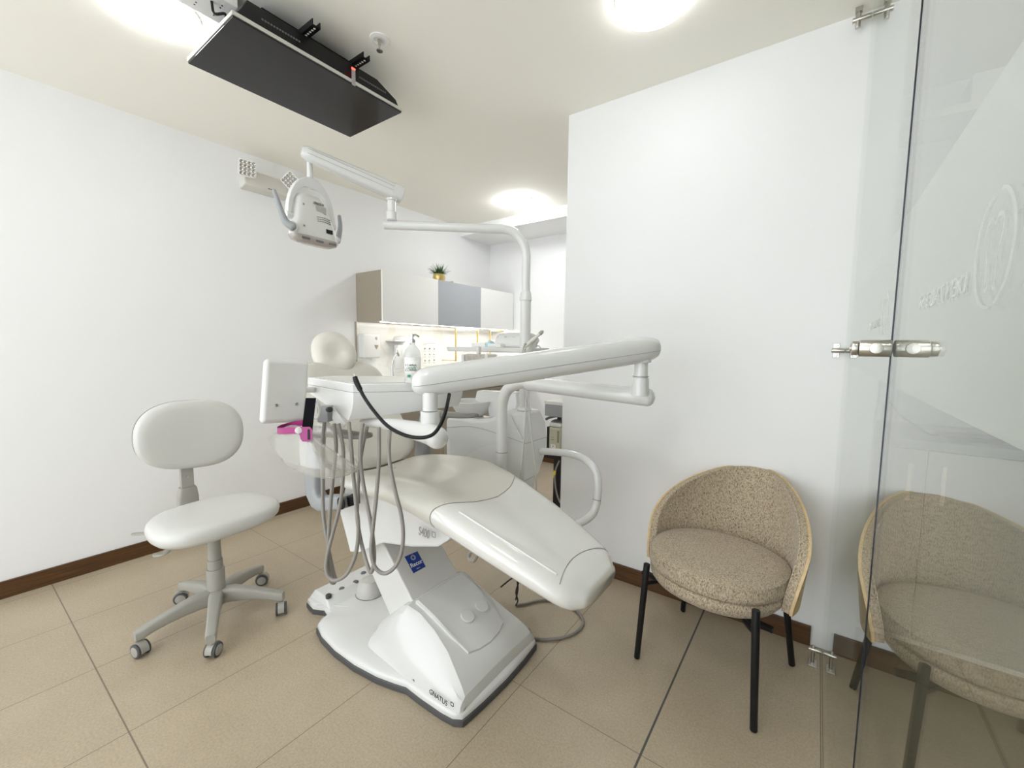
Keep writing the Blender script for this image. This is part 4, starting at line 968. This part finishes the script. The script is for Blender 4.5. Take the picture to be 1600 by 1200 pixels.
obj('cord', MB().tube([PD(826, 541, 1.86), PD(820, 537, 1.85), PD(817, 546, 1.85), PD(816, 556, 1.86)], .0035, 8, 5).tube([PD(837, 541, 1.9), PD(842, 540.5, 1.89), PD(845.5, 546, 1.89), PD(845, 551, 1.9)], .0028, 8, 5), M['hosel'], t)
p_ = sA+sdir*.20+spp*.10; p_.z = ts
tag(obj('carton', MB().box(p_+V((0, 0, .0125)), (.115, .07, .024), Rq), M['paper'], None, .002), 'low white carton on the left part of the side tray', 'box')
p_ = sA+sdir*.305+spp*.05; p_.z = ts
tag(obj('face_mask', MB().loft([[p_+sdir*(-.035)+V((0, 0, .0005)), p_+sdir*.035+V((0, 0, .0005)), p_+sdir*.035+spp*.05+V((0, 0, .0005)), p_+sdir*(-.035)+spp*.05+V((0, 0, .0005))], [p_+sdir*(-.004)+V((0, 0, .034)), p_+sdir*.004+V((0, 0, .034)), p_+sdir*.004+spp*.02+V((0, 0, .034)), p_+sdir*(-.004)+spp*.02+V((0, 0, .034))]]), M['pblue'], None), 'pale blue folded mask peaking up on the side tray', 'mask')
p_ = sA+sdir*.40+spp*.015; p_.z = ts
tag(obj('tissue_pack', MB().box(p_+V((0, .005, .010)), (.10, .035, .018), Rq), M['paper'], None, .004), 'small white tissue pack at the front edge of the side tray', 'tissues')
p_ = PD(748, 562, 2.05)
t = thing('wrapped_light', V((p_.x, p_.y, p_.z-.03)), 'plastic wrapped equipment box hanging below the side tray', 'wrapped device')
obj('body', MB().box(p_, (.15, .06, .055), Rq), M['wrap'], t, .008)
obj('wing', MB().box(p_+sdir*(-.088)+V((0, 0, -.004)), (.02, .065, .06), Rq).box(p_+sdir*.088, (.02, .065, .06), Rq).box(p_+V((0, 0, .045)), (.02, .02, .04), Rq), M['abs2'], t, .006)

# ================================================================== OPERATING LAMP
pl = PY(821, 500, 1.70); lx, ly = pl.x, 1.70
ol = thing('operating_lamp', (lx, ly, .94), 'white dental operating lamp on a tall bent pole and folding arm', 'operating lamp')
zcol = PY(821, 462, 1.70).z
obj('pole', MB().cyl((lx, ly, .944), (lx, ly, zcol-.01), .0255), M['abs2'], ol)
obj('pole_base', MB().lathe(V((lx, ly, .9425)), [(.036, 0), (.036, .006), (.030, .014), (.02, .014)]), M['abs2'], ol)
obj('collar', MB().lathe(V((lx, ly, zcol-.014)), [(.026, -.01), (.0285, -.008), (.0285, .006), (.0265, .010), (.0265, .022), (.023, .034), (.01, .034)]), M['abs'], ol)
h0 = PZ(600, 351, 1.80); h1 = PZ(755, 355.5, 1.80)
hd = (h0-V((lx, ly, 1.80))); hd.z = 0; hd.normalize()
cpts = [V((lx, ly, zcol+.02)), V((lx, ly, 1.62)), V((lx, ly, 1.68)), V((lx, ly, 1.72))+hd*.008, V((lx, ly, 1.76))+hd*.030, V((lx, ly, 1.788))+hd*.062, V((lx, ly, 1.80))+hd*.105, V((lx, ly, 1.80))+hd*.16, V((lx, ly, 1.80))+hd*.4, V((h0.x, h0.y, 1.80))]
obj('bent_tube', MB().tube(cpts, .0205, 22, 6), M['abs'], ol)
jx = PZ(612, 350, 1.80)
obj('joint', MB().lathe(V((jx.x, jx.y, 1.815)), [(.020, 0), (.024, .004), (.024, .035), (.018, .042), (.018, .085), (.024, .088), (.024, .095), (.005, .10)], n=24), M['abs'], ol)
r_e = PD(629, 306, 1.97); r_e = V((jx.x, jx.y, 0))+(r_e-V((jx.x, jx.y, 0))); l_e = PD(471, 236, 1.74)
axd = (l_e-r_e).normalized(); sd_ = axd.cross(V((0, 0, 1))).normalized(); up_ = sd_.cross(axd)
NN = 20; rr_ = []
for i in range(NN+1):
    t_ = i/NN; c_ = lerp(r_e, l_e, t_)
    hh_ = interp([0, .02, .06, .25, .7, .96, 1], [.022, .030, .034, .035, .029, .026, .018], t_); ww_ = hh_*.95
    rr_.append(ring(c_, sd_, up_, ww_, hh_, 3.2, 28))
sa = obj('spring_arm', MB().loft(rr_), M['abs'], ol, ang=50, label='tapered upper arm of the lamp')
mb = MB()
for sg in (-1, 1):
    for zz in (-.006, .012): mb.tube([lerp(r_e, l_e, t_)+sd_*(sg*interp([0, .1, .25, .7, 1], [.0325, .0326, .0334, .0278, .0248], t_))+up_*zz for t_ in frange(.10, .95, 8)], .0007, 5, 1)
obj('seam', mb, M['line'], sa)
obj('end_sleeve', MB().loft([ring(lerp(r_e, l_e, t_), sd_, up_, .0345, .0365, 3.2, 28) for t_ in (.015, .03, .10, .115)]), M['abs'], sa, ang=50)
# head
pL, pR = PD(449, 331, 1.72), PD(520, 356, 1.90); pR.z = pL.z = (pL.z+pR.z)/2
Mc = (pL+pR)/2; U = (pR-pL).normalized(); Vn = V((U.y, -U.x, 0)); Vn = Vn if Vn.dot(EYEV-Mc) > 0 else -Vn; hw = (pR-pL).length/2
Z = V((0, 0, 1))
stt = V((Mc.x, Mc.y, 0))
archz = PD(484, 279, 1.80).z-Mc.z
stem_top = lerp(r_e, l_e, .94); 
obj('stem', MB().tube([V((Mc.x, Mc.y, Mc.z+archz-.01)), V((Mc.x, Mc.y, Mc.z+archz+.06)), V((Mc.x, Mc.y, stem_top.z-.01))], [.0125, .0105, .0085], 16, 3), M['abs'], ol)
rings = []
for i in range(29):
    a = pi*i/28; ca, sa_ = cos(a), sin(a)
    wv = interp([0, .3, .5, .7, 1], [.009, .017, .029, .017, .009], i/28)
    c_o = Mc+U*(hw*1.04*ca)+Z*(archz*sa_+.0)
    rad = (U*ca+Z*sa_).normalized()
    rings.append([c_o+Vn*.013, c_o-Vn*.013, c_o-rad*wv*1.6-Vn*.011, c_o-rad*wv*1.6+Vn*.011])
obj('yoke', MB().loft(rings), M['abs'], ol, .003, 2)
for s_ in (-1, 1): obj('pivot', MB().cyl(Mc+U*(s_*hw*1.08)+Z*(-.004), Mc+U*(s_*.080)+Z*(-.004), .015, bev=.003), M['abs'], ol)
# lamp housing: loft from top to bottom
secs = [(.100, .030, .010, .0), (.096, .046, .022, .0), (.074, .062, .032, .0), (.03, .078, .038, .004), (-.01, .088, .041, .008), (-.045, .096, .042, .012), (-.068, .103, .040, .015), (-.080, .104, .038, .016)]
off_u = -.012
hd_ = obj('lamp_housing', MB().loft([ring(Mc+U*off_u*(z/.1 if z > 0 else 0)+Z*z+Vn*vo, U, Vn, a, b, 3.4, 40) for z, a, b, vo in secs]), M['abs2'], ol, ang=50)
obj('lens', MB().loft([ring(Mc+Z*z+Vn*vo, U, Vn, a, b, 3.0, 40) for z, a, b, vo in ((-.0805, .107, .042, .016), (-.086, .107, .042, .016), (-.100, .098, .036, .018), (-.108, .075, .022, .018))]), M['lens'], hd_, ang=60, label='smoky clear lens at the lower edge')
fc = Mc+Vn*.046+Z*.005
tl = V((Vn.x*.1, Vn.y*.1, 1)).normalized()
def fbox(u_, z_, w_, h_, mm, nm, dd=.0475, th=.003, lab=None):
    b_ = interp([s[0] for s in secs[::-1]], [s[2]+s[3] for s in secs[::-1]], z_)
    return obj(nm, MB().box(Mc+U*u_+Z*z_+Vn*(b_+.0005), (w_, th, h_), Matrix((U, -Vn, Z)).transposed()), mm, hd_, label=lab)
fbox(.020, .040, .046, .030, M['label'], 'rating_label')
for u_ in (-.062, 0, .062): obj('lamp_module', MB().box(Mc+U*u_+Z*(-.0945)+Vn*.0545, (.034, .004, .010), Matrix((U, -Vn, Z)).transposed()), M['greyd'], hd_)
fbox(.048, -.045, .030, .017, M['black'], 'switch')
text('lettering', 'GNATUS', .012, Mc+U*.010+Z*.064+Vn*.040, U, Z, M['inkg'], hd_, ext=.002)
mb = MB()
for k in range(3):
    for j in range(6):
        u_ = .0+.011*j; z_ = .010-.009*k-.0012*(j-2.5)**2*.4
        bb_ = interp([s[0] for s in secs[::-1]], [s[2]+s[3] for s in secs[::-1]], z_)
        mb.box(Mc+U*u_+Z*z_+Vn*bb_, (.008, .003, .003), Matrix((U, -Vn, Z)).transposed())
obj('vent_slots', mb, M['inkg'], hd_)
for u_, z_ in ((-.058, .045), (-.068, -.045)):
    fbox(u_, z_, .006, .006, M['inkg'], 'screw')
for s_, pts, lab in ((-1, [(457, 354, 1.66), (447, 347, 1.65), (440, 332, 1.64), (434, 314, 1.63), (428, 298, 1.62)], 'long grey handle on the left of the lamp head'), (1, [(527, 377, 1.93), (530, 366, 1.94), (531.5, 352, 1.945), (530, 338, 1.945)], 'grey handle on the right of the lamp head')):
    PP = [PD(*p) for p in pts]
    obj('handle_hub', MB().cyl(PP[0], Mc+U*(s_*.085)+Z*(-.045), .020 if s_ < 0 else .018, bev=.003), M['abs'], hd_)
    obj('handle', MB().tube(PP, [.017, .014, .0115, .009, .0075] if s_ < 0 else [.014, .012, .010, .008], 16, 5, True), M['greym'], hd_, ang=70, label=lab)

# ================================================================== CART BEHIND THE WALL END
cx, cy = -1.335, 2.55
cb = PY(870, 760, 2.45)
def Q(px, py, y=2.45): return PY(px, py, y)
t = thing('bottle_stand', (Q(872, 800).x, 2.45, 0), 'black pole stand carrying a grey box, partly hidden by the wall end', 'stand')
xp = Q(872, 760).x
obj('pole', MB().bb(xp-.028, xp+.022, 2.43, 2.47, .02, .70), M['blackm'], t, .002)
obj('foot', MB().bb(xp-.18, xp+.15, 2.38, 2.60, .0005, .02), M['greyd'], t, .003)
obj('holder', MB().bb(Q(853, 690).x, xp+.06, 2.46, 2.49, Q(860, 712).z, Q(860, 668).z).bb(Q(853, 690).x, xp+.06, 2.39, 2.49, Q(860, 712).z, Q(860, 702).z), M['blackm'], t)
obj('top_box', MB().bb(Q(857, 640).x, xp+.10, 2.40, 2.55, Q(857, 648).z, Q(857, 630).z), M['greym'], t, .003)
obj('box_lid', MB().bb(Q(857, 640).x-.002, xp+.10, 2.398, 2.552, Q(857, 630).z, Q(857, 625).z), M['abs2'], t, .002)
obj('lever', MB().tube([Q(853, 655), Q(860, 652), Q(872, 650), Q(880, 652)], .009, 8), M['greyd'], t)
obj('mount', MB().bb(xp-.012, xp+.012, 2.44, 2.46, .70, Q(857, 646).z), M['blackm'], t)
obj('dome', MB().ball(Q(873, 660), (.055, .045, .022)), M['greyd'], t)
q0 = Q(865, 700, 2.36); 
t2 = thing('soap_bottle', (q0.x, 2.425, q0.z), 'translucent liquid bottle with white cap part held on the black stand', 'bottle')
w_ = (Q(874, 690, 2.38).x-Q(856, 690, 2.38).x)/2; xc_ = (Q(874, 690, 2.38).x+Q(856, 690, 2.38).x)/2
zb_, zt_ = Q(865, 701).z, Q(865, 658).z
bb_ = obj('bottle_body', MB().bb(xc_-w_, xc_+w_, 2.392, 2.452, zb_+.002, zt_-.03), M['liquid'], t2, .010)
obj('cap', MB().bb(xc_-w_, xc_+w_, 2.392, 2.452, zt_-.029, zt_), M['abs'], t2, .010)
obj('paper_label', MB().bb(xc_-w_*.6, xc_+w_*.3, 2.3885, 2.3915, zb_+.02, zb_+.045), M['paper'], bb_)
text('lettering', 'III', .012, V((xc_-w_*.15, 2.3880, zb_+.032)), (1, 0, 0), (0, 0, 1), M['ink'], bb_)
obj('print', MB().bb(xc_+w_*.5, xc_+w_*.75, 2.3895, 2.3915, zb_+.06, zt_-.05).bb(xc_-w_*.6, xc_-w_*.1, 2.3895, 2.3915, zb_+.075, zb_+.08).bb(xc_-w_*.6, xc_-w_*.1, 2.3895, 2.3915, zb_+.09, zb_+.093), M['inkg'], bb_)
cbl = tag(obj('hanging_cable', MB().tube([Q(874, 720, 2.40), Q(868, 735, 2.39), Q(867, 752, 2.38), Q(871, 775, 2.37), Q(880, 792, 2.36), Q(892, 806, 2.35)], .006, 10), M['hose'], None), 'grey cable hanging beside the black stand', 'cable')
obj('tag', MB().box(Q(866, 741, 2.382), (.016, .004, .045), Matrix.Rotation(.2, 3, 'Y')), M['yellow'], cbl, label='yellow tag')

# ================================================================== CABLES ON THE FLOOR
lp = [PZ(x, y, .008) for x, y in ((812, 948), (822, 943), (845, 938), (872, 939), (895, 950), (908, 963), (911, 975), (900, 988), (880, 996), (855, 999), (830, 997))]
lp[0] = V((lp[0].x-.02, lp[0].y, .008)); lp = lp+[V((-.93, 1.36, .008))]
lp[-2] = PZ(835, 998, .008)
tag(obj('floor_cable', MB().tube(lp[:-1], .0062, 10, 6), M['hose'], None, ang=80), 'grey hose looped on the tiles behind the white base', 'hose')
for k, (pts, lab, r_) in enumerate((([PY(804, 901, 1.30), PY(795, 907, 1.31), PY(783, 917, 1.32)], 'short black lead sloping under the legrest to the base', .0032), ([PY(808, 905, 1.30), PY(809, 920, 1.30), PY(806, 937, 1.31)], 'thin black lead hanging straight under the legrest', .0034), ([PY(811, 908, 1.32), PY(806, 925, 1.33), PY(809, 938, 1.34), PY(806, 946, 1.35)], 'slightly curved thin black lead hanging under the legrest', .0028))):
    obj('lead', MB().tube(pts, r_, 8, 5), M['black'], dc, label=lab)
tag(obj('floor_hose', MB().tube([PY(735, 862, 1.62), PY(733, 872, 1.62), PY(740, 877, 1.60), PY(746, 868, 1.60), PY(748, 860, 1.6)], .008, 10, 5), M['hosel'], None), 'pale hose bend showing beside the blue sticker under the seat', 'hose')

# ================================================================== OPERATOR STOOL
SX, SY = -2.14, .702
stl = thing('operator_stool', (SX, SY, 0), 'pale grey wheeled stool with oval backrest by the left wall', 'stool')
ends = [(-2.135, .425), (-1.885, .590), (-1.955, .895), (-2.285, .945), (-2.415, .655)]
hubz = .13
obj('hub', MB().lathe(V((SX, SY, .075)), [(.030, 0), (.040, .006), (.040, .065), (.033, .075), (.01, .075)]), M['greyp'], stl)
for i, (ex, ey) in enumerate(ends):
    d_ = V((ex-SX, ey-SY, 0)); L_ = d_.length; d_.normalize(); s2 = V((-d_.y, d_.x, 0)); rr_ = []
    for q_, zc, hv_, wv in ((.10, .115, .034, .028), (.25, .120, .034, .026), (.45, .116, .029, .023), (.65, .108, .024, .021), (.85, .096, .021, .020), (.97, .086, .021, .020), (1.04, .084, .019, .016)):
        rr_.append(ring(V((SX, SY, zc))+d_*L_*q_, s2, V((0, 0, 1)), wv, hv_, 4, 20))
    lg = obj('base_arm', MB().loft(rr_), M['greyp'], stl, ang=50)
    # castor
    a = (0.3, 2.2, -.5, 1.0, -2.0)[i]; cd = V((cos(a), sin(a), 0)); cs = V((-cd.y, cd.x, 0)); cc = V((ex, ey, .029))+cd*.010
    cst = obj('castor', MB().cyl(V((ex, ey, .045)), V((ex, ey, .066)), .007).loft([[cc+cs*w2+V((0, 0, 0))+cd*(.0315*cos(b_))+V((0, 0, .0325*sin(b_)))
              for b_ in [radians(x_) for x_ in range(-10, 200, 15)]]+[cc+cs*w2+cd*(-.012)+V((0, 0, -.006)), cc+cs*w2+cd*(.012)+V((0, 0, -.006))] for w2 in (-.013, .013)]), M['greyp'], lg)
    for s_ in (-1, 1):
        wl = obj('wheel', MB().cyl(cc+cs*(s_*.0135), cc+cs*(s_*.0225), .0285, bev=.003), M['rubber'], cst)
        obj('wheel_cap', MB().cyl(cc+cs*(s_*.0222), cc+cs*(s_*.0242), .0205, bev=.001), M['greyp'], wl)
obj('gas_column', MB().cyl((SX, SY, .15), (SX, SY, .245), .0355, .0345).cyl((SX, SY, .245), (SX, SY, .285), .029).cyl((SX, SY, .285), (SX, SY, .43), .025, .024), M['greyp'], stl)
fwd = V((.98, .12, 0)).normalized(); sdv = V((-fwd.y, fwd.x, 0)); upz = V((0, 0, 1))
obj('mechanism', MB().box(V((SX+.01, SY, .437)), (.20, .12, .022), Matrix((fwd, sdv, upz)).transposed()).cyl((SX, SY, .425), (SX, SY, .43), .012), M['greyd'], stl, .003)
# seat cushion outline (local fwd, side)
so = [(.205, 0), (.20, .10), (.17, .185), (.10, .235), (0, .235), (-.10, .20), (-.165, .12), (-.18, 0)]
so = so+[(a_, -b_) for a_, b_ in reversed(so[1:-1])]
SO = catmull([V((a_, b_, 0)) for a_, b_ in so+[so[0]]], 4)[:-1]
cS = V((SX, SY, .482))
def srg(k, z, tilt=.05): return [cS+fwd*(p.x*k)+sdv*(p.y*k)+upz*(z+p.x*k*0-.0*p.x) for p in SO]
sr = [srg(.82, -.040), srg(.94, -.034), srg(1.0, -.018), srg(1.02, .002), srg(1.0, .020), srg(.95, .032), srg(.82, .040), srg(.5, .044), srg(.12, .042)]
sc_ = obj('seat', MB().loft(sr), M['stool'], stl, ang=70)
# back support
bx = PX(293, 700, -2.43); bkc = V((-2.435, .72, .810))
bn = V((.97, -.08, .06)).normalized(); bs = V((0, 0, 1)).cross(bn).normalized(); bu = bn.cross(bs)
pl_, pr_ = PX(204, 680, -2.42), PX(379, 665, -2.42)
hwid = (pr_-pl_).length/2*.985; bkc = (pl_+pr_)/2+V((0, 0, -.022)); hhgt = .166
bs = (pr_-pl_); bs.z *= .3; bs.normalize(); bn = V((0, 0, 1)).cross(bs)*-1; bn = bn if bn.x > 0 else -bn; bn.normalize(); bu = V((0, 0, 1))
def brg(k, n_, bend=.10):
    out = []
    for j in range(48):
        a = 2*pi*j/48; u_ = hwid*k*math.copysign(abs(cos(a))**(2/2.7), cos(a)); v_ = hhgt*k*math.copysign(abs(sin(a))**(2/2.3), sin(a))*(1+.10*u_/hwid*(1 if sin(a) < 0 else -.0))
        out.append(bkc+bs*u_+bu*v_+bn*(n_-.022*(1-(u_/hwid)**2)))
    return out
obj('backrest', MB().loft([brg(.86, -.012), brg(.95, -.010), brg(.99, 0), brg(1.0, .012), brg(.985, .026), brg(.93, .038), brg(.8, .045), brg(.5, .048), brg(.12, .048)]), M['stool'], stl, ang=70)
obj('back_shell', MB().loft([brg(.90, -.030), brg(.975, -.024), brg(.99, -.012), brg(.86, -.0125)]), M['greyp'], stl, ang=60)
pb0 = PX(293, 738, -2.46); pb1 = PX(290, 778, -2.42)
xb_ = -2.455; yb_ = PX(292, 750, xb_).y
obj('back_post', MB().bb(xb_-.012, xb_+.012, yb_-.026, yb_+.026, .52, .72), M['greyp'], stl, .003)
obj('post_sleeve', MB().loft([ring(V((xb_, yb_, z)), V((0, 1, 0)), V((1, 0, 0)), a, .022, 5, 20) for z, a in ((.455, .043), (.50, .042), (.545, .036), (.552, .032))]).box(V((-2.34, yb_, .448)), (.26, .055, .014)), M['greyp'], stl)
obj('post_screw', MB().cyl((xb_+.012, yb_, .605), (xb_+.015, yb_, .605), .006, n=14), M['steel'], stl)
for pts, lab in (([(262, 838, .44), (240, 833, .43), (222, 834, .42), (206, 834.5, .42)], 'thin grey paddle lever, upper one'), ([(285, 848, .44), (268, 855, .43), (255, 866, .415), (241, 867, .41)], 'thin grey paddle lever, lower one')):
    P_ = catmull([PZ(*p) for p in pts], 4); rr_ = []
    for i, p in enumerate(P_):
        t_ = i/(len(P_)-1); d_ = (P_[min(i+1, len(P_)-1)]-P_[max(0, i-1)]).normalized(); s2 = d_.cross(upz).normalized()
        rr_.append(ring(p, s2, upz, interp([0, .5, .9, 1], [.008, .013, .016, .008], t_), .004, 2.5, 14))
    rt = P_[0]; rr_.insert(0, ring(lerp(rt, V((SX, SY, .44)), .5), V((0, 1, 0)), upz, .006, .005, 2, 14))
    obj('lever', MB().loft(rr_), M['greyp'], stl, ang=60, label=lab)

# ================================================================== ARMCHAIR
fl = [V((-.52, 1.606, 0)), V((-.097, 1.514, 0)), V((-.01, 1.938, 0)), V((-.45, 2.043, 0))]
ac = sum(fl, V((0, 0, 0)))/4
rz = math.atan2(-.092, .423)
ach = thing('armchair', ac, 'beige tweed armchair with black legs and pale wood rim against the white wall', 'armchair', rz)
WA = WM[ach.name]
def LA(x, y, z): return WA @ V((x, y, z))
# seat cushion
def oval(a, b, z, p=2.2, n=56, yo=-.025): 
    return [LA(a*math.copysign(abs(cos(t_))**(2/p), cos(t_)), yo+b*math.copysign(abs(sin(t_))**(2/p), sin(t_)), z) for t_ in [2*pi*i/n for i in range(n)]]
ZS = .395
cush_ = obj('seat_cushion', MB().loft([oval(.226, .214, ZS), oval(.240, .227, ZS+.006), oval(.243, .230, ZS+.02), oval(.242, .229, ZS+.052), oval(.235, .222, ZS+.062), oval(.20, .19, ZS+.070), oval(.12, .11, ZS+.073), oval(.03, .03, ZS+.074)]), M['tweed'], ach, ang=75)
obj('piping', MB().tube([p for p in oval(.2395, .2265, ZS+.058)]+[oval(.2395, .2265, ZS+.058)[0]], .0026, 8, 1), M['tweed'], cush_)
obj('seat_base', MB().loft([oval(.20, .19, ZS-.060), oval(.220, .208, ZS-.055), oval(.235, .222, ZS-.035), oval(.238, .225, ZS-.012), oval(.232, .219, ZS-.001)]), M['tweed'], ach, ang=75)
obj('under_frame', MB().loft([oval(.15, .15, ZS-.0725), oval(.19, .185, ZS-.0605)]).box(LA(0, -.145, ZS-.068), (.48, .02, .014), Matrix.Rotation(rz, 3, 'Z')).box(LA(0, .165, ZS-.068), (.42, .02, .014), Matrix.Rotation(rz, 3, 'Z')), M['blackm'], ach)
# back shell
TH = radians(100)
def back_pt(th, f, off):
    # th from the rear centre, f 0..1 from bottom to the outline
    at = abs(th)/TH
    ztop = .375+.357*(max(0, 1-at**2.0))**.66
    zbot = .352
    z = lerp(zbot, ztop, f)
    lean = (z-.34)
    ax = .236+.022*min(1, max(0, lean)/.20)
    bk_ = .225+.135*lean/.4*(cos(th) if cos(th) > 0 else 0)+.01
    x = (ax+off)*sin(th); y = -.015+(bk_+off)*cos(th)
    if z > .55: 
        k = (z-.55)/.2; x *= 1-.14*k*k
    return LA(x, y, z)
def back_shell(o0, o1, trim=1.0, nth=60, nf=16, f0=0.0, thk=1.0):
    inner = [[back_pt(lerp(-TH, TH, i/nth)*thk, lerp(f0, trim, j/nf), o0) for i in range(nth+1)] for j in range(nf+1)]
    outer = [[back_pt(lerp(-TH, TH, i/nth)*thk, lerp(f0, trim, j/nf), o1) for i in range(nth+1)] for j in range(nf+1)]
    mb = MB(); bm = mb.bm
    A = [[bm.verts.new(p) for p in r] for r in inner]; B = [[bm.verts.new(p) for p in r] for r in outer]
    for G in (A, B):
        for j in range(nf):
            for i in range(nth): bm.faces.new((G[j][i], G[j][i+1], G[j+1][i+1], G[j+1][i]))
    for i in range(nth):
        bm.faces.new((A[nf][i], A[nf][i+1], B[nf][i+1], B[nf][i])); bm.faces.new((A[0][i], B[0][i], B[0][i+1], A[0][i+1]))
    for j in range(nf):
        bm.faces.new((A[j][0], A[j+1][0], B[j+1][0], B[j][0])); bm.faces.new((A[j][nth], B[j][nth], B[j+1][nth], A[j+1][nth]))
    return mb
bkp = obj('back_pad', back_shell(.0, .028, .992, thk=.985), M['tweed'], ach, ang=60)
obj('wooden_shell', back_shell(.0285, .038), M['ash'], ach, ang=50, label='pale bent wood shell behind the padded back')
obj('piping', MB().tube([back_pt(lerp(-TH, TH, i/60)*.985, .992, .004) for i in range(61)], .0030, 8, 1), M['tweed'], bkp)
# legs
tops = [V((-.492, 1.597, .412)), V((-.112, 1.513, .415)), LA(.19, .15, .350), LA(-.19, .15, .350)]
for i in range(4):
    f_ = fl[i]+V((0, 0, .004)); obj('leg', MB().cyl(f_, tops[i], .0115, .0125, 20, .002), M['blackm'], ach)
    if i < 2:
        m_ = lerp(f_, tops[i], .80); obj('leg_bracket', MB().tube([m_, LA((-.16, .16)[i], -.17, ZS-.066)], .008, 8, 1), M['blackm'], ach)
